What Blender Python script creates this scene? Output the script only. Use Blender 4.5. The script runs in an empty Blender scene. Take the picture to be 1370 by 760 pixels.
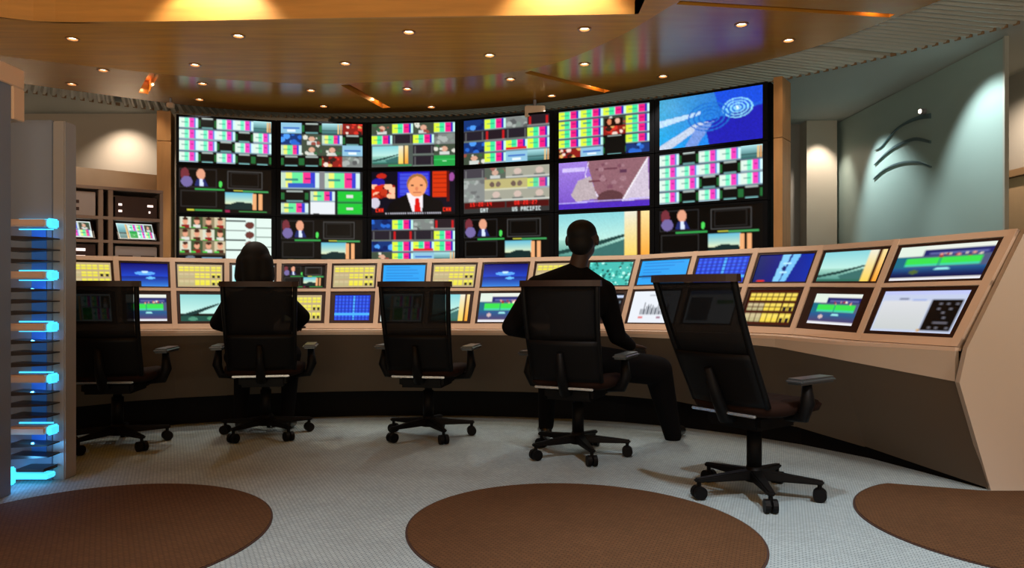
import bpy, bmesh, math, random
import numpy as np
from mathutils import Vector, Matrix, geometry
random.seed(7); rng = np.random.RandomState(5)
SC = bpy.context.scene
COL = SC.collection
PI = math.pi

# ------------------------------------------------------------------ camera
EYE = 1.05; FPX = 988.0; HOR = 388.0
cd = bpy.data.cameras.new('camera'); cam = bpy.data.objects.new('camera', cd); COL.objects.link(cam)
cam.location = (0, 0, EYE); cam.rotation_euler = (PI/2, 0, 0)
cd.sensor_width = 36; cd.lens = 36*FPX/1370; cd.shift_y = 8/1370; cd.clip_start = .05
SC.camera = cam
# ------------------------------------------------------------------ world, exposure
w = bpy.data.worlds.new('world'); SC.world = w; w.use_nodes = True
w.node_tree.nodes['Background'].inputs[0].default_value = (.95, .93, .92, 1)
w.node_tree.nodes['Background'].inputs[1].default_value = .13
SC.view_settings.view_transform = 'Standard'; SC.view_settings.look = 'None'
SC.view_settings.exposure = 0.0; SC.view_settings.gamma = 1.0; SC.view_settings.use_curve_mapping = False
SC.cycles.use_denoising = True
SC.cycles.max_bounces = 6; SC.cycles.diffuse_bounces = 3; SC.cycles.glossy_bounces = 3
SC.cycles.transparent_max_bounces = 12; SC.cycles.sample_clamp_indirect = 4; SC.cycles.caustics_reflective = False

def spot(name, loc, target, power, ang=70, blend=.6, col=(1, .86, .68), r=.05):
    l = bpy.data.lights.new(name, 'SPOT'); l.energy = power; l.color = col; l.spot_size = math.radians(ang)
    l.spot_blend = blend; l.shadow_soft_size = r
    o = bpy.data.objects.new(name, l); COL.objects.link(o); o.location = loc
    d = Vector(target)-Vector(loc); o.rotation_euler = d.to_track_quat('-Z', 'Y').to_euler()
    return o
def point(name, loc, power, col, r=.02):
    l = bpy.data.lights.new(name, 'POINT'); l.energy = power; l.color = col; l.shadow_soft_size = r
    o = bpy.data.objects.new(name, l); COL.objects.link(o); o.location = loc; return o

# lamps of the hall behind and above the camera
COOL = (.86, .96, 1.0)
for i, (x, y, e) in enumerate([(-2.6, .9, 150), (-.5, .7, 260), (1.5, 1.2, 430), (.6, 2.2, 250), (2.9, 1.4, 90)]):
    spot('hall_spot', (x, y, 3.8 if x < 1 else 3.25), (x*1.0, y+.7, 0), e, 68, .55, (.93, .98, 1.0), .06)
spot('warm_hall_spot', (3.6, 1.0, 2.9), (3.2, 4.2, .9), 230, 70, 1, (1, .82, .68), .15)
def area(name, loc, target, power, sx, sy, col):
    l = bpy.data.lights.new(name, 'AREA'); l.shape = 'RECTANGLE'; l.size = sx; l.size_y = sy; l.energy = power; l.color = col
    o = bpy.data.objects.new(name, l); COL.objects.link(o); o.location = loc
    o.rotation_euler = (Vector(target)-Vector(loc)).to_track_quat('-Z', 'Y').to_euler(); return o
area('ceiling_fill', (-1.0, -1.8, 1.0), (-1.0, -1.55, 2.0), 470, 7, 2, (1, .86, .62))  # unseen fill added low behind the camera to lighten the ceiling
# washers grazing the coffer's fascia
FASC = [(-2.46, 6.02), (.42, 5.90)]
for x, y in FASC:
    spot('fascia_spot', (x, y-.10, 3.84), (x, y+.14, 3.30), 100, 98, .5, (1, .84, .62), .03)
# unseen lamps added in coffer and soffit to brighten the console face
for x, y, z, tx, ty, e in ((-3.6, 4.4, 3.8, -3.0, 5.6, 60), (-2.3, 5.0, 3.8, -2.1, 5.85, 60), (-.9, 5.2, 3.8, -.9, 6.1, 60), (.5, 5.1, 3.8, .6, 5.95, 65), (1.25, 4.5, 3.25, 1.6, 5.3, 55), (1.5, 3.9, 3.25, 2.2, 4.4, 45)):
    spot('console_fill', (x, y, z), (tx, ty, 1.0), e*.8, 42, .9, (1, .93, .84), .05)
# wall washers
for x_ in (-5.25, -6.9): spot('wall_washer', (x_, 9.62, 3.40), (x_, 10.12, 1.7), 62, 110, 1.0, (1, .88, .72), .03)  # the one further left is added to brighten the beige wall
spot('side_fill', (5.0, 7.7, 3.30), (5.5, 8.2, 1.9), 110, 110, .9, (1, .82, .62), .03)  # added fill without a fixture, lightens the tan panel at far right
spot('pilaster_washer', (-4.3, 8.35, 3.25), (-4.1, 8.72, 2.0), 14, 90, .9, (1, .8, .55), .02)
spot('pilaster_washer', (2.7, 6.95, 3.25), (2.62, 7.27, 2.0), 7, 90, .9, (1, .8, .6), .02)
spot('glass_washer', (4.05, 9.55, 3.40), (4.6, 9.0, 1.6), 150, 75, .7, (.86, 1, .98), .03)
spot('glass_washer', (3.9, 7.2, 3.40), (4.66, 7.1, 2.0), 110, 85, .6, (.86, 1, .98), .03)
spot('pillar_washer', (4.3, 10.1, 3.40), (4.38, 10.6, 1.6), 75, 70, .7, (1, .86, .7), .03)

# ------------------------------------------------------------------ materials
def lin(c): return tuple((v/12.92 if v <= .04045 else ((v+.055)/1.055)**2.4) for v in c)
def mat(name, col, rough=.5, metal=0, em=None, es=0, spec=.5, noise=0, nscale=8, nstretch=(1, 1, 1), col2=None, bump=0, bscale=60, coat=0):
    m = bpy.data.materials.new(name); m.use_nodes = True; nt = m.node_tree; b = nt.nodes['Principled BSDF']
    b.inputs['Base Color'].default_value = (*col, 1); b.inputs['Roughness'].default_value = rough
    b.inputs['Metallic'].default_value = metal; b.inputs['Specular IOR Level'].default_value = spec
    if coat: b.inputs['Coat Weight'].default_value = coat; b.inputs['Coat Roughness'].default_value = .12
    if em: b.inputs['Emission Color'].default_value = (*em, 1); b.inputs['Emission Strength'].default_value = es
    tc = mp = None
    if noise or bump:
        tc = nt.nodes.new('ShaderNodeTexCoord'); mp = nt.nodes.new('ShaderNodeMapping')
        nt.links.new(tc.outputs['Object'], mp.inputs['Vector']); mp.inputs['Scale'].default_value = nstretch
    if noise:
        n = nt.nodes.new('ShaderNodeTexNoise'); n.inputs['Scale'].default_value = nscale; n.inputs['Detail'].default_value = 5
        nt.links.new(mp.outputs[0], n.inputs['Vector'])
        r = nt.nodes.new('ShaderNodeValToRGB'); nt.links.new(n.outputs[0], r.inputs[0])
        c2 = col2 or tuple(v*(1-noise) for v in col)
        r.color_ramp.elements[0].position = .3; r.color_ramp.elements[0].color = (*c2, 1)
        r.color_ramp.elements[1].position = .7; r.color_ramp.elements[1].color = (*col, 1)
        nt.links.new(r.outputs[0], b.inputs['Base Color'])
    if bump:
        n = nt.nodes.new('ShaderNodeTexNoise'); n.inputs['Scale'].default_value = bscale
        nt.links.new(mp.outputs[0], n.inputs['Vector'])
        bp = nt.nodes.new('ShaderNodeBump'); bp.inputs['Strength'].default_value = bump; bp.inputs['Distance'].default_value = .01
        nt.links.new(n.outputs[0], bp.inputs['Height']); nt.links.new(bp.outputs[0], b.inputs['Normal'])
    return m

def weave_mat(name, ca, cb, sx, sy, rot, bump=.6):
    m = bpy.data.materials.new(name); m.use_nodes = True; nt = m.node_tree; b = nt.nodes['Principled BSDF']
    b.inputs['Roughness'].default_value = .9; b.inputs['Specular IOR Level'].default_value = .15
    tc = nt.nodes.new('ShaderNodeTexCoord'); mp = nt.nodes.new('ShaderNodeMapping'); mp.inputs['Rotation'].default_value = (0, 0, rot)
    nt.links.new(tc.outputs['Object'], mp.inputs['Vector'])
    br = nt.nodes.new('ShaderNodeTexBrick'); nt.links.new(mp.outputs[0], br.inputs['Vector'])
    br.inputs['Scale'].default_value = 1; br.inputs['Brick Width'].default_value = sx; br.inputs['Row Height'].default_value = sy
    br.inputs['Mortar Size'].default_value = sy*.22; br.inputs['Mortar Smooth'].default_value = .6
    br.inputs['Color1'].default_value = (*ca, 1); br.inputs['Color2'].default_value = (*[v*.82 for v in ca], 1); br.inputs['Mortar'].default_value = (*cb, 1)
    n = nt.nodes.new('ShaderNodeTexNoise'); n.inputs['Scale'].default_value = 3; nt.links.new(tc.outputs['Object'], n.inputs['Vector'])
    mr = nt.nodes.new('ShaderNodeMapRange'); mr.inputs['To Min'].default_value = .82; mr.inputs['To Max'].default_value = 1.1
    nt.links.new(n.outputs[0], mr.inputs['Value'])
    mx = nt.nodes.new('ShaderNodeMix'); mx.data_type = 'RGBA'; mx.blend_type = 'MULTIPLY'; mx.inputs['Factor'].default_value = 1
    nt.links.new(br.outputs['Color'], mx.inputs['A']); nt.links.new(mr.outputs[0], mx.inputs['B']); nt.links.new(mx.outputs['Result'], b.inputs['Base Color'])
    bp = nt.nodes.new('ShaderNodeBump'); bp.inputs['Strength'].default_value = bump; bp.inputs['Distance'].default_value = .004; bp.invert = True
    nt.links.new(br.outputs['Fac'], bp.inputs['Height']); nt.links.new(bp.outputs[0], b.inputs['Normal'])
    return m

M = {}
M['carpet'] = weave_mat('grey_carpet', (.37, .46, .49), (.14, .19, .22), .026, .013, .35)
M['rug'] = weave_mat('brown_carpet', (.105, .054, .024), (.05, .024, .012), .03, .013, .35)
M['rug_edge'] = mat('rug_edge', (.03, .012, .008), .8)
M['wood_in'] = mat('ceiling_wood', (.68, .275, .004), .38, noise=.25, nscale=3, nstretch=(.5, 5, 1), col2=(.50, .19, .002), spec=.35)
M['wood_ring'] = mat('ceiling_wood_gloss', (.46, .205, .03), .24, noise=.25, nscale=3, nstretch=(.6, 4, 1), col2=(.43, .165, .02), spec=.6)
M['wood_fascia'] = mat('fascia_wood', (.74, .36, .09), .5, noise=.2, nscale=3, nstretch=(.5, 1, 6))
M['slot'] = mat('slot_wood', (.35, .10, .03), .5)
M['corr'] = mat('corrugated_metal', (.50, .49, .43), .5, .15)
M['corr_trim'] = mat('corrugated_edge', (.28, .16, .08), .6)
M['ceil'] = mat('ceiling_paint', (.46, .48, .45), .85)
M['wall_l'] = mat('beige_wall', (.62, .51, .41), .8, bump=.05)
M['wall_r'] = mat('grey_wall', (.36, .33, .30), .8)
M['tan'] = mat('tan_panel', (.50, .33, .20), .6, noise=.1, nscale=4)
M['pilaster'] = mat('orange_wood', (.56, .28, .10), .5, noise=.2, nscale=4, nstretch=(4, 4, .6))
M['pillar'] = mat('pillar_paint', (.62, .55, .46), .7)
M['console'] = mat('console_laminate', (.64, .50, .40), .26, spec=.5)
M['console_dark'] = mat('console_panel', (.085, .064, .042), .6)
M['end'] = mat('console_end', (.46, .39, .32), .5)
M['bezel'] = mat('maroon_black_bezel', (.022, .006, .006), .35)
M['black'] = mat('black_plastic', (.0025, .0025, .003), .55, spec=.14)
M['black2'] = mat('video_wall_black', (.003, .003, .004), .7, spec=.12)
M['chrome'] = mat('chrome', (.7, .72, .72), .25, .9)
M['armpad'] = mat('arm_pad', (.035, .04, .045), .3)
M['seat'] = mat('seat_fabric', (.014, .006, .004), .85, spec=.1)
M['top'] = mat('chair_top_plastic', (.03, .016, .012), .5, spec=.3)
M['cloth'] = mat('dark_cloth', (.003, .003, .004), .95, spec=.1)
M['skin'] = mat('skin', (.035, .018, .013), .6, spec=.3)
M['hair'] = mat('hair', (.004, .0035, .0035), .7, spec=.2)
M['shoe'] = mat('shoe', (.006, .006, .006), .3)
M['tower'] = mat('tower_metal', (.19, .23, .31), .55, .15)
M['tower_side'] = mat('tower_side', (.33, .33, .34), .4, .2)
M['frame_beige'] = mat('portal_beige', (.72, .52, .37), .5)
M['fin'] = mat('fin_dark', (.02, .012, .012), .35)
M['bar'] = mat('light_bar_body', (.62, .45, .36), .45)
M['cyan'] = mat('cyan_led', (.1, .6, .8), .4, em=(.06, .62, 1.0), es=1.3)
M['blue'] = mat('blue_glow', (.02, .1, .4), .4, em=(.01, .09, .30), es=.35)
M['lamp'] = mat('lamp_glow', (1, 1, 1), .5, em=(1, .86, .66), es=9)
M['ring'] = mat('lamp_ring', (.35, .16, .06), .3, .6)
M['rackf'] = mat('rack_frame', (.24, .17, .14), .5)
M['dev'] = mat('device_silver', (.35, .33, .36), .4, .5)
M['devdark'] = mat('device_dark', (.03, .01, .012), .4)
M['ledw'] = mat('led_white', (1, 1, 1), .5, em=(1, .8, .75), es=1.2)
M['ledg'] = mat('led_green', (.1, 1, .2), .5, em=(.25, .9, .2), es=.9)
M['swoosh'] = mat('emblem_steel', (.17, .26, .29), .35, .6)
def glass_mat():
    m = bpy.data.materials.new('frosted_teal_glass'); m.use_nodes = True; nt = m.node_tree; b = nt.nodes['Principled BSDF']
    b.inputs['Base Color'].default_value = (.50, .63, .60, 1); b.inputs['Roughness'].default_value = .28; b.inputs['IOR'].default_value = 1.5
    tr = nt.nodes.new('ShaderNodeBsdfTransparent'); tr.inputs[0].default_value = (.7, .9, .87, 1)
    mx = nt.nodes.new('ShaderNodeMixShader'); mx.inputs[0].default_value = .22
    nt.links.new(b.outputs[0], mx.inputs[1]); nt.links.new(tr.outputs[0], mx.inputs[2])
    nt.links.new(mx.outputs[0], nt.nodes['Material Output'].inputs[0]); return m
M['glass'] = glass_mat()
def mesh_fabric():
    m = bpy.data.materials.new('see_through_chair_mesh'); m.use_nodes = True; nt = m.node_tree; b = nt.nodes['Principled BSDF']
    b.inputs['Base Color'].default_value = (.006, .006, .007, 1); b.inputs['Roughness'].default_value = .7
    tr = nt.nodes.new('ShaderNodeBsdfTransparent'); mx = nt.nodes.new('ShaderNodeMixShader'); mx.inputs[0].default_value = .10
    nt.links.new(b.outputs[0], mx.inputs[1]); nt.links.new(tr.outputs[0], mx.inputs[2])
    nt.links.new(mx.outputs[0], nt.nodes['Material Output'].inputs[0]); return m
M['mesh'] = mesh_fabric(); M['mesh'].node_tree.nodes['Principled BSDF'].inputs['Specular IOR Level'].default_value = .1
def screen_mat():
    m = bpy.data.materials.new('lit_screen'); m.use_nodes = True; nt = m.node_tree; b = nt.nodes['Principled BSDF']
    b.inputs['Base Color'].default_value = (.004, .004, .004, 1); b.inputs['Roughness'].default_value = .3
    b.inputs['Specular IOR Level'].default_value = .2
    a = nt.nodes.new('ShaderNodeAttribute'); a.attribute_name = 'picture'
    nt.links.new(a.outputs['Color'], b.inputs['Emission Color']); b.inputs['Emission Strength'].default_value = 1.15
    return m
M['screen'] = screen_mat()

# ------------------------------------------------------------------ object helpers
def link(name, me, m=None, parent=None):
    o = bpy.data.objects.new(name, me); COL.objects.link(o)
    if m is not None:
        for mm in (m if isinstance(m, (list, tuple)) else [m]): me.materials.append(mm)
    if parent: o.parent = parent
    return o
def obj(name, bm, m, parent=None, smooth=False):
    me = bpy.data.meshes.new(name); bmesh.ops.recalc_face_normals(bm, faces=bm.faces); bm.to_mesh(me); bm.free()
    if smooth: me.polygons.foreach_set('use_smooth', [True]*len(me.polygons))
    return link(name, me, m, parent)
def tag(o, label=None, cat=None, group=None, kind=None):
    if label: o['label'] = label
    if cat: o['category'] = cat
    if group: o['group'] = group
    if kind: o['kind'] = kind
    return o
def thing(name, label, cat, loc=(0, 0, 0), rz=0, group=None, kind=None):
    o = bpy.data.objects.new(name, None); COL.objects.link(o); o.location = loc; o.rotation_euler = (0, 0, rz)
    o.empty_display_size = .1
    return tag(o, label, cat, group, kind)
def struct(name, bm, m, parent=None):
    o = obj(name, bm, m, parent)
    if parent is None: o['kind'] = 'structure'
    return o
def hexa(bm, c):            # eight corners: 0-3 front ring, 4-7 back ring
    v = [bm.verts.new(p) for p in c]
    for f in ((0, 1, 2, 3), (7, 6, 5, 4), (0, 4, 5, 1), (1, 5, 6, 2), (2, 6, 7, 3), (3, 7, 4, 0)): bm.faces.new([v[i] for i in f])
    return v
def box(bm, x0, x1, y0, y1, z0, z1):
    hexa(bm, [(x0, y0, z0), (x1, y0, z0), (x1, y0, z1), (x0, y0, z1), (x0, y1, z0), (x1, y1, z0), (x1, y1, z1), (x0, y1, z1)])
def bbox(x0, x1, y0, y1, z0, z1, bev=0, seg=2):
    bm = bmesh.new(); box(bm, x0, x1, y0, y1, z0, z1)
    if bev: bmesh.ops.bevel(bm, geom=bm.edges[:]+bm.verts[:], offset=bev, segments=seg, affect='EDGES', clamp_overlap=True)
    return bm
def bars(bm, pts, w, h):    # rectangular sweep in order of points
    pass
def cyl(bm, p0, p1, r0, r1=None, n=16, caps=True):
    r1 = r0 if r1 is None else r1
    p0, p1 = Vector(p0), Vector(p1); d = (p1-p0).normalized(); a = d.orthogonal().normalized(); b = d.cross(a)
    A = [bm.verts.new(p0+(a*math.cos(t)+b*math.sin(t))*r0) for t in [2*PI*i/n for i in range(n)]]
    B = [bm.verts.new(p1+(a*math.cos(t)+b*math.sin(t))*r1) for t in [2*PI*i/n for i in range(n)]]
    for i in range(n): bm.faces.new((A[i], A[(i+1) % n], B[(i+1) % n], B[i]))
    if caps: bm.faces.new(A[::-1]); bm.faces.new(B)
def tube(bm, pts, rs, n=12):
    pts = [Vector(p) for p in pts]; rings = []
    if not isinstance(rs, (list, tuple)): rs = [rs]*len(pts)
    prev = None
    for i, p in enumerate(pts):
        d = (pts[min(i+1, len(pts)-1)]-pts[max(i-1, 0)]).normalized()
        a = d.orthogonal().normalized() if prev is None else (prev-d*prev.dot(d)).normalized()
        prev = a; b = d.cross(a)
        rings.append([bm.verts.new(p+(a*math.cos(t)+b*math.sin(t))*rs[i]) for t in [2*PI*k/n for k in range(n)]])
    for A, B in zip(rings, rings[1:]):
        for k in range(n): bm.faces.new((A[k], A[(k+1) % n], B[(k+1) % n], B[k]))
    bm.faces.new(rings[0][::-1]); bm.faces.new(rings[-1])
def prism(poly, z0, z1):
    bm = bmesh.new(); A = [bm.verts.new((x, y, z0)) for x, y in poly]; B = [bm.verts.new((x, y, z1)) for x, y in poly]
    n = len(poly); bm.faces.new(A[::-1]); bm.faces.new(B)
    for i in range(n): bm.faces.new((A[i], A[(i+1) % n], B[(i+1) % n], B[i]))
    return bm
def holed_plate(poly, holes, z0, z1):
    """plate between z0 and z1 with open holes"""
    pts = [Vector(p) for p in poly]; edges = [(i, (i+1) % len(poly)) for i in range(len(poly))]; off = len(pts)
    for h in holes:
        pts += [Vector(p) for p in h]; edges += [(off+i, off+(i+1) % len(h)) for i in range(len(h))]; off += len(h)
    V, E, F, *_ = geometry.delaunay_2d_cdt(pts, edges, [], 0, 1e-5)
    def inside(p, pl):
        c = False; j = len(pl)-1
        for i in range(len(pl)):
            if (pl[i][1] > p[1]) != (pl[j][1] > p[1]) and p[0] < (pl[j][0]-pl[i][0])*(p[1]-pl[i][1])/(pl[j][1]-pl[i][1])+pl[i][0]: c = not c
            j = i
        return c
    bm = bmesh.new(); A = [bm.verts.new((v[0], v[1], z0)) for v in V]; B = [bm.verts.new((v[0], v[1], z1)) for v in V]
    for f in F:
        c = sum((V[i] for i in f), Vector((0, 0)))/len(f)
        if inside(c, poly) and not any(inside(c, h) for h in holes):
            bm.faces.new([A[i] for i in f]); bm.faces.new([B[i] for i in reversed(f)])
    for e in [e for e in bm.edges if len(e.link_faces) == 1]:
        a, b = e.verts
        if a.co.z == z0 or abs(a.co.z-z0) < 1e-6:
            ia, ib = A.index(a), A.index(b)
            bm.faces.new((A[ia], A[ib], B[ib], B[ia]))
    return bm
def lerp(a, b, t): return a+(b-a)*t
def smooth_poly(pts, n=8):  # Catmull-Rom through plan points
    out = []; P = [pts[0]]+list(pts)+[pts[-1]]
    for i in range(1, len(P)-2):
        p0, p1, p2, p3 = [np.array(q, float) for q in P[i-1:i+3]]
        for k in range(n):
            t = k/n
            out.append(tuple(.5*((2*p1)+(-p0+p2)*t+(2*p0-5*p1+4*p2-p3)*t*t+(-p0+3*p1-3*p2+p3)*t**3)))
    out.append(tuple(pts[-1])); return out

# ------------------------------------------------------------------ floor, ceilings, walls
bm = bmesh.new(); box(bm, -9, 8, -4, 12, -.1, 0); struct('floor', bm, M['carpet'])

INNER = smooth_poly([(-7.2, 3.5), (-6.5, 5.6), (-5.3, 6.85), (-3.71, 7.66), (-2.7, 7.98), (-1.87, 8.05), (-.35, 7.75), (.41, 7.34), (.95, 6.55), (1.28, 5.8), (1.62, 5.1), (1.85, 4.0)], 6)
OUTER = smooth_poly([(-7.9, 3.5), (-7.2, 6.0), (-6.35, 7.25), (-5.34, 8.05), (-4.08, 8.92), (-3.17, 9.30), (-2.14, 9.40), (-.79, 9.24), (.226, 8.93), (1.09, 8.45), (1.75, 7.95), (2.69, 7.0), (3.19, 6.05), (3.5, 5.2), (3.6, 4.0)], 6)
ZIG = smooth_poly([(-8.7, 3.5), (-7.9, 6.3), (-6.75, 7.75), (-5.65, 8.42), (-4.29, 9.42), (-3.2, 9.66), (-2.1, 9.74), (-.63, 9.58), (.515, 9.26), (1.6, 8.75), (2.25, 8.4), (2.84, 8.03), (3.44, 7.43), (3.95, 6.8), (4.33, 6.24), (4.75, 5.2), (4.9, 4.0)], 6)
CZ = 3.30
FB = [(-4.6, 5.9), (-4.0, 6.2), (-3.3, 6.22), (-2.6, 6.20), (-1.9, 6.16), (-1.0, 6.12), (-.2, 6.09), (.5, 6.07), (1.0, 6.05)]
DL = [(97, 52), (319, 48), (547, 43), (782, 39), (992, 33), (138, 94), (261, 87), (462, 85), (655, 74), (782, 86), (1055, 54),
      (96, 112.5), (271, 112), (416, 121), (545, 119), (683, 106), (738, 128), (887, 102), (267, 133), (433, 142), (577, 143)]
DLP = []
for x, y in DL:
    Y = FPX*(CZ-EYE)/(HOR-y); DLP.append(((x-685)/FPX*Y, Y))
def disc(c, r, n=14): return [(c[0]+r*math.cos(2*PI*i/n), c[1]+r*math.sin(2*PI*i/n)) for i in range(n)]
def inpoly(p, pl):
    c = False; j = len(pl)-1
    for i in range(len(pl)):
        if (pl[i][1] > p[1]) != (pl[j][1] > p[1]) and p[0] < (pl[j][0]-pl[i][0])*(p[1]-pl[i][1])/(pl[j][1]-pl[i][1])+pl[i][0]: c = not c
        j = i
    return c
inner_poly = INNER+[(1.0, 4.0)]+FB[::-1]+[(-4.6, 3.5)]
outer_poly = OUTER+[(1.85, 4.0)]+INNER[::-1][1:]
SLOTS = [((-3.72, 7.68), (-4.22, 8.45), .10), ((-1.83, 8.10), (-1.55, 9.12), .11), ((.16, 7.62), (1.08, 8.38), .10), ((1.30, 5.78), (3.12, 6.06), .075)]
slot_polys = []
for a, b, wd in SLOTS:
    d = Vector(b)-Vector(a); n = Vector((-d.y, d.x)).normalized()*wd/2
    slot_polys.append([tuple(Vector(a)+n), tuple(Vector(b)+n), tuple(Vector(b)-n), tuple(Vector(a)-n)])
RL = .052
struct('ceiling', bbox(-9, 8, -4, 12, 3.95, 4.05), M['ceil'])
# two tiers of the wooden canopy, the outer one with its light slots
bm = holed_plate(inner_poly, [disc(p, RL) for p in DLP if inpoly(p, inner_poly)], CZ, CZ+.10)
struct('ceiling_canopy', bm, M['wood_in'])
bm = holed_plate(outer_poly, slot_polys+[disc(p, RL) for p in DLP if not inpoly(p, inner_poly)], CZ, CZ+.10)
ring_o = struct('ceiling_canopy_ring', bm, M['wood_ring'])
for (a, b, wd), sp in zip(SLOTS, slot_polys):
    bm = bmesh.new(); A = [bm.verts.new((x, y, CZ+.05)) for x, y in sp]; B = [bm.verts.new((x, y, CZ+.14)) for x, y in sp]
    for i in range(4): bm.faces.new((A[i], A[(i+1) % 4], B[(i+1) % 4], B[i]))
    bm.faces.new(B); obj('light_slot', bm, M['slot'], ring_o)
    d = (Vector(b)-Vector(a)).normalized(); e = Vector(b)-d*.16
    point('slot_lamp', (e.x, e.y, CZ+.075), 1.1, (1, .55, .2), .012)
# fascia rising from the inner tier to the coffer, and the coffer's wooden soffit
bm = bmesh.new()
FBs = smooth_poly(FB, 4)
for (x0, y0), (x1, y1) in zip(FBs, FBs[1:]):
    hexa(bm, [(x0, y0-.03, CZ), (x1, y1-.03, CZ), (x1, y1-.03, 3.95), (x0, y0-.03, 3.95), (x0, y0, CZ), (x1, y1, CZ), (x1, y1, 3.95), (x0, y0, 3.95)])
box(bm, 1.0, 1.03, -3.9, 6.02, CZ, 3.90); box(bm, -4.63, -4.60, -3.9, 5.87, CZ, 3.90)
struct('ceiling_fascia', bm, M['wood_fascia'])
struct('ceiling_coffer', prism([(-4.6, -3.9), (1.0, -3.9)]+[(x, y-.03) for x, y in FB[::-1]], 3.90, 3.948), M['wood_in'])
struct('ceiling_soffit', prism([(1.03, -3.9), (5.2, -3.9), (4.9, 3.99), (1.03, 3.99)], CZ, CZ+.1), M['wood_in'])
struct('ceiling_soffit_outer', prism([(-8.7, -3.9), (-4.6, -3.9), (-4.6, 3.49), (-8.7, 3.49)], CZ, CZ+.1), M['wood_in'])
# grey upper ceiling around the canopy
upper = [(4.9, -3.9), (4.9, 4.0)]+ZIG[::-1][1:]+[(-8.9, 3.5), (-8.9, 11.9), (7.9, 11.9), (7.9, -3.9)]
struct('ceiling_upper', prism(upper, 3.45, 3.5), M['ceil'])
bm = bmesh.new()
for (x0, y0), (x1, y1) in zip(ZIG, ZIG[1:]):
    hexa(bm, [(x0, y0, 3.36), (x1, y1, 3.36), (x1, y1, 3.45), (x0, y0, 3.45), (x0, y0+.02, 3.36), (x1, y1+.02, 3.36), (x1, y1+.02, 3.45), (x0, y0+.02, 3.45)])
struct('trim_1', bm, M['ceil'])
# corrugated metal band, in panels
def resample(pl, n):
    P = np.array(pl); s = np.r_[0, np.cumsum(np.hypot(*(P[1:]-P[:-1]).T))]; t = np.linspace(0, s[-1], n)
    return np.c_[np.interp(t, s, P[:, 0]), np.interp(t, s, P[:, 1])], s[-1]
NR = 210
def match(pl_in, pl_out, n):
    a, _ = resample(pl_in, n); b, _ = resample(pl_out, n); return a, b
Ia, Ob = match(OUTER, ZIG, NR*4+1)
band = thing('corrugated_band', 'curved grey corrugated metal band around the edge of the wooden ceiling canopy', 'ceiling', (0, 0, 0))
PB = [0, 200, 455, 640, 812, 1040]
PBl = [0, 152, 300, 452, 565, 696, NR*4]
for k0, k1 in zip(PBl, PBl[1:]):
    bm = bmesh.new(); R = []
    for k in range(k0+1, k1-1):
        z = CZ+.02+(.036 if (k % 4) in (0, 1) else 0)
        i, o_ = Ia[k], Ob[k]; d = (o_-i)/np.linalg.norm(o_-i); i = i+d*.012
        R.append([bm.verts.new((i[0], i[1], z)), bm.verts.new((o_[0], o_[1], z)), bm.verts.new((o_[0], o_[1], z+.05)), bm.verts.new((i[0], i[1], z+.05))])
    for A, B in zip(R, R[1:]):
        for q in range(4): bm.faces.new((A[q], A[(q+1) % 4], B[(q+1) % 4], B[q]))
    bm.faces.new(R[0]); bm.faces.new(R[-1][::-1])
    obj('corrugated_panel', bm, M['corr'], band)
bm = bmesh.new()
for k in range(2, NR*4-3, 4):
    p, q = Ob[k], Ob[k+2]; d = (Ob[k]-Ia[k]); d = d/np.linalg.norm(d)
    p0, q0 = p+d*.001, q+d*.001; p1, q1 = p+d*.012, q+d*.012
    hexa(bm, [(*p0, CZ+.012), (*q0, CZ+.012), (*q0, CZ+.05), (*p0, CZ+.05), (*p1, CZ+.012), (*q1, CZ+.012), (*q1, CZ+.05), (*p1, CZ+.05)])
rb = obj('rib_ends', bm, M['corr_trim'], band); rb['kind'] = 'stuff'

# walls
struct('wall_back', bbox(-9, 8, 10.70, 10.8, 0, 3.45), M['wall_r'])
struct('wall_back_left', bbox(-9, -2.5, 10.05, 10.15, 0, 3.45), M['wall_l'])
struct('wall_left', bbox(-8.95, -8.85, -4, 12, 0, 3.95), M['wall_l'])
struct('pillar', bbox(4.17, 4.60, 10.45, 10.69, 0, 3.449), M['pillar'])
struct('wall_right', bbox(5.6, 5.7, -4, 10.7, 0, 3.45), M['wall_r'])
struct('trim_2', bbox(5.40, 5.598, 4.2, 10.6, 0, 2.26, .004), M['tan'])
struct('trim_3', bbox(5.36, 5.598, 4.2, 10.6, 2.261, 2.34, .004), M['corr_trim'])
# frosted glass wall with three swooshes
gw = thing('glass_partition', 'tall frosted teal glass partition wall on the right behind the console', 'partition', (4.67, 8.8, 0))
obj('pane', bbox(-.012, .012, -1.80, 1.80, .05, 3.44, .002), M['glass'], gw)
obj('edge_trim', bbox(-.02, .02, -1.83, -1.803, .0, 3.449), M['corr'], gw)
obj('edge_trim', bbox(-.05, .05, 1.80, 1.88, .0, 3.449), M['glass'], gw)
obj('floor_channel', bbox(-.03, .03, -1.8, 1.8, 0, .049), M['dev'], gw)
def U3(px, py, X):          # where a sight line meets the wall plane at X
    Y = X*FPX/(px-685); return (Y, EYE+(HOR-py)/FPX*Y)
SW = [[(1170, 201), (1178, 197), (1188, 185), (1200, 172), (1215, 163), (1231, 157), (1244, 155)],
      [(1169, 221), (1182, 208), (1196, 197), (1210, 190), (1226, 186), (1244, 190)],
      [(1168, 240), (1180, 229), (1195, 221), (1210, 217), (1228, 217), (1245, 223)]]
WD = [[.01, .03, .05, .06, .09, .13, .17], [.01, .05, .08, .10, .12, .09], [.01, .04, .06, .07, .065, .04]]
em = thing('wall_emblem', 'steel emblem of three curved swooshes on the frosted glass partition', 'emblem', (4.655, 8.0, 2.4))
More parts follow.
